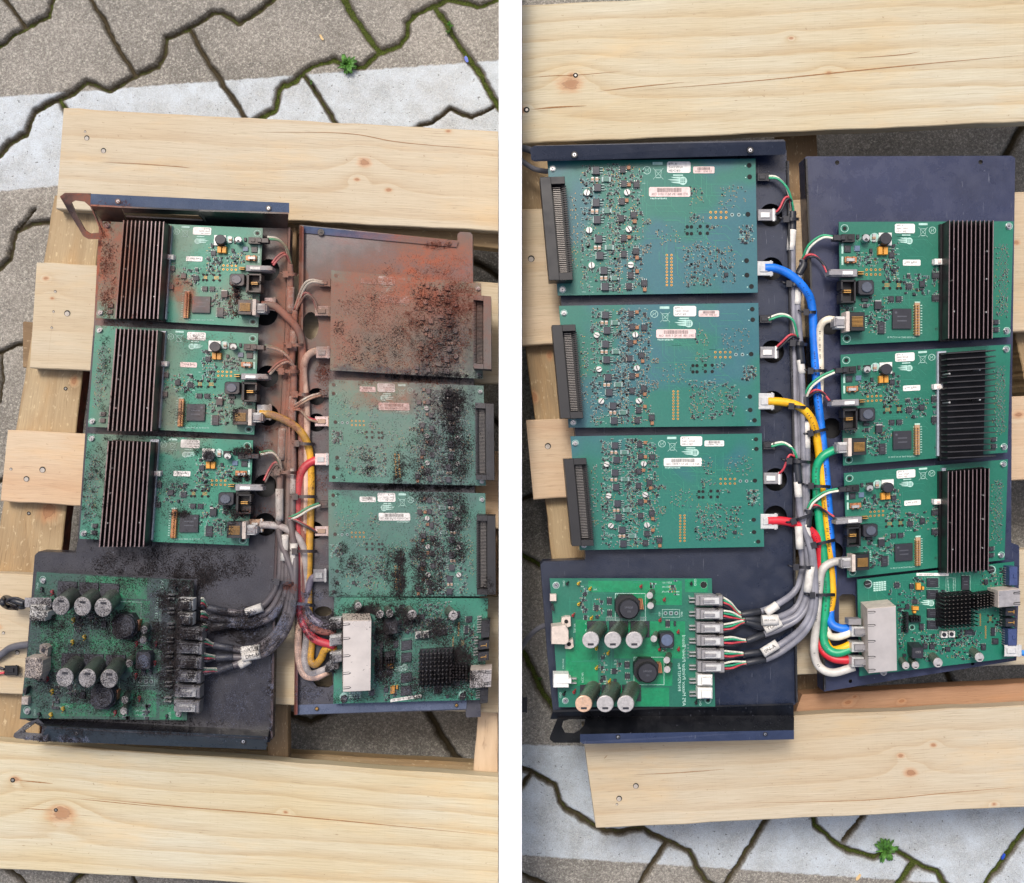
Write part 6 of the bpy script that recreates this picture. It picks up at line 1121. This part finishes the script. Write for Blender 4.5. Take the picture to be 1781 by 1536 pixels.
crumb_list = [
 (200, 1085, 150, 80, 300, 14, 5, 1.1), (150, 1080, 90, 25, 110, 22, 6, 1.2), (235, 1110, 50, 60, 120, 20, 6, 1.2), (300, 1110, 26, 120, 320, 26, 5, 1.3), (328, 1110, 26, 90, 240, 30, 5, 1.4), (300, 985, 150, 30, 320, 16, 6, 1.2), (230, 960, 80, 20, 60, 10, 5, 1.1), (340, 1000, 40, 20, 100, 22, 5, 1.3),
 (400, 1082, 62, 22, 220, 26, 5, 1.3), (440, 1115, 60, 16, 90, 20, 5, 1.2), (120, 1170, 90, 60, 150, 10, 5, 1.0), (200, 1195, 60, 50, 120, 16, 6, 1.1), (180, 1225, 120, 20, 50, 8, 5, 1), (200, 1262, 190, 9, 200, 12, 4, 1.1), (95, 1285, 60, 8, 70, 24, 4, 1.3), (470, 1180, 6, 110, 120, 16, 2.5, 1.1), (400, 1210, 70, 60, 140, 8, 5, .8), (345, 1010, 30, 20, 60, 16, 4, 1.2),
 (170, 860, 28, 90, 160, 14, 4, 1.1), (186, 660, 12, 80, 80, 12, 3, 1.0), (205, 800, 12, 140, 110, 10, 3, 1.0), (270, 760, 120, 5, 60, 14, 4, 1.1), (300, 850, 30, 70, 90, 12, 5, 1.0), (335, 835, 60, 25, 60, 8, 5, .9), (404, 905, 12, 26, 60, 22, 3.5, 1.2), (415, 893, 22, 5, 40, 20, 3, 1.2), (414, 712, 12, 26, 60, 16, 3.5, 1.1), (415, 525, 5, 26, 30, 20, 3, 1.2), (320, 893, 20, 4, 30, 20, 3, 1.2), (360, 788, 26, 10, 50, 16, 4, 1.1), (420, 832, 26, 5, 40, 18, 3, 1.2), (425, 785, 26, 5, 40, 18, 3, 1.2), (280, 940, 140, 10, 60, 10, 4, 1), (330, 700, 40, 50, 60, 6, 5, .9), (290, 600, 60, 40, 60, 4, 5, .9),
 (786, 720, 16, 34, 70, 24, 7, 1.3), (796, 790, 20, 44, 110, 26, 8, 1.3), (770, 750, 34, 60, 70, 18, 8, 1.1), (745, 790, 34, 50, 90, 20, 8, 1.2), (820, 700, 14, 30, 30, 16, 7, 1.1), (790, 690, 20, 20, 60, 20, 5, 1.2), (797, 915, 20, 60, 160, 22, 7, 1.2), (745, 985, 30, 55, 170, 26, 6, 1.3), (695, 1000, 10, 45, 110, 24, 4, 1.3), (675, 990, 14, 40, 50, 18, 5, 1.2), (660, 1035, 180, 6, 110, 14, 4, 1.1), (755, 655, 90, 5, 90, 18, 3, 1.2), (740, 847, 110, 5, 120, 18, 3, 1.2), (745, 860, 40, 12, 50, 18, 5, 1.2), (780, 600, 16, 50, 80, 14, 6, 1.1), (745, 600, 20, 50, 50, 12, 6, 1.0), (690, 600, 12, 40, 30, 12, 5, 1.0), (590, 830, 10, 30, 20, 16, 3, 1.1), (640, 800, 14, 25, 30, 16, 4, 1.1), (695, 810, 10, 35, 60, 18, 4, 1.2), (590, 990, 10, 40, 26, 16, 4, 1.1), (625, 980, 20, 16, 30, 16, 5, 1.1), (595, 950, 10, 12, 16, 18, 3, 1.1), (640, 745, 90, 80, 60, 6, 5, .9), (850, 1040, 10, 40, 60, 20, 4, 1.2),
 (665, 1130, 22, 60, 260, 26, 6, 1.3), (650, 1062, 60, 14, 140, 20, 5, 1.2), (700, 1085, 30, 30, 100, 18, 6, 1.2), (745, 1085, 40, 20, 110, 16, 6, 1.1), (790, 1100, 40, 30, 100, 14, 6, 1.1), (800, 1160, 50, 25, 160, 20, 6, 1.2), (740, 1190, 60, 24, 160, 18, 6, 1.1), (770, 1105, 30, 40, 80, 16, 5, 1.2), (800, 1150, 20, 30, 120, 24, 5, 1.3), (620, 1215, 60, 6, 60, 14, 4, 1.1), (585, 1080, 30, 12, 90, 26, 5, 1.3), (580, 1150, 10, 20, 60, 20, 4, 1.2), (535, 1200, 24, 24, 80, 8, 5, .9), (540, 1080, 26, 30, 80, 16, 4, 1.1), (860, 1200, 6, 30, 40, 20, 4, 1.2), (500, 1090, 16, 60, 80, 12, 4, 1.0), (495, 900, 22, 120, 60, 8, 4, .9), (30, 1050, 22, 10, 60, 20, 4, 1.1),
 (180, 1110, 140, 120, 420, 26, 9, .9), (150, 1060, 90, 40, 120, 26, 7, 1.1), (110, 1180, 60, 60, 120, 24, 7, 1.0), (250, 1160, 60, 70, 140, 24, 7, 1.0), (720, 1120, 120, 90, 320, 24, 8, .9), (640, 1068, 40, 12, 90, 24, 5, 1.2), (800, 1185, 50, 30, 120, 24, 6, 1.0), (330, 480, 40, 40, 50, 10, 9, .6), (325, 610, 50, 40, 70, 10, 9, .6), (320, 700, 14, 40, 60, 14, 5, .8), (350, 870, 60, 60, 70, 14, 8, .8), (690, 560, 110, 70, 160, 10, 9, .8), (300, 660, 170, 280, 3600, 1, 0, .8), (710, 740, 150, 300, 5200, 1, 0, 1.0), (705, 920, 140, 110, 2600, 1, 0, .95), (200, 1120, 170, 140, 4200, 1, 0, 1.0), (715, 1130, 140, 95, 3800, 1, 0, 1.0), (230, 980, 220, 60, 1500, 1, 0, 1.0), (400, 1150, 90, 130, 1600, 1, 0, .8)]
crumbs('soot', 'black crumbs and clumps of soot lying over the left trays and boards', mat('soot', (38, 32, 34), .95, var=.45, scale=500), crumb_list)
crumbs('rust_dust', 'red brown crumbs of rust on the upper boards and cables of the left unit', mat('rust_crumb', (118, 62, 44), .95, var=.3, scale=800), [
 (740, 540, 110, 70, 1800, 2, 3, .8), (690, 575, 110, 90, 1500, 3, 3, .9), (760, 570, 60, 70, 300, 12, 5, 1.0), (780, 470, 60, 30, 500, 3, 4, .8), (800, 520, 30, 30, 200, 8, 5, 1.0), (700, 630, 110, 30, 600, 3, 4, .9), (188, 470, 14, 90, 260, 8, 3, 1.0), (215, 560, 50, 12, 60, 8, 3, 1.0), (240, 470, 50, 100, 400, 1, 0, .8), (330, 440, 18, 20, 90, 2, 3, .7), (335, 515, 16, 20, 160, 2, 3, .7), (465, 668, 14, 8, 60, 10, 3, .8), (465, 745, 20, 5, 60, 10, 3, .8), (410, 525, 10, 26, 60, 10, 3, 1.0), (515, 660, 20, 200, 260, 6, 3, .8), (560, 670, 16, 24, 60, 14, 4, .9), (556, 830, 14, 30, 50, 10, 4, .9), (560, 640, 12, 12, 40, 10, 4, .9), (450, 900, 30, 20, 70, 8, 4, .9), (450, 780, 26, 14, 60, 8, 4, .9), (330, 590, 120, 5, 60, 6, 3, .8), (745, 470, 110, 4, 70, 8, 3, .8), (690, 665, 120, 5, 90, 10, 3, .9), (205, 362, 40, 5, 30, 8, 2, .8), (760, 425, 20, 5, 40, 12, 3, .9), (510, 1020, 20, 8, 40, 10, 3, .9)])
crumbs('grey_lint', 'pale blue grey dust crumbs on the sooty cables and lower tray edges', mat('lint', (122, 128, 150), .95, var=.2, scale=800), [
 (450, 1085, 50, 26, 150, 18, 4, .8), (490, 1090, 14, 50, 80, 14, 3, .8), (400, 1210, 70, 70, 260, 8, 5, .7), (470, 1180, 5, 110, 90, 12, 2, .8), (100, 1283, 60, 6, 60, 18, 3, .9), (535, 1190, 24, 34, 120, 8, 5, .7), (540, 1060, 24, 40, 100, 12, 3, .8), (600, 1205, 30, 14, 50, 10, 4, .8), (300, 1120, 50, 120, 160, 6, 5, .8), (720, 1180, 110, 30, 160, 6, 5, .8), (180, 1150, 140, 90, 200, 4, 5, .8), (460, 400, 10, 5, 5, 5, 3, .8)])
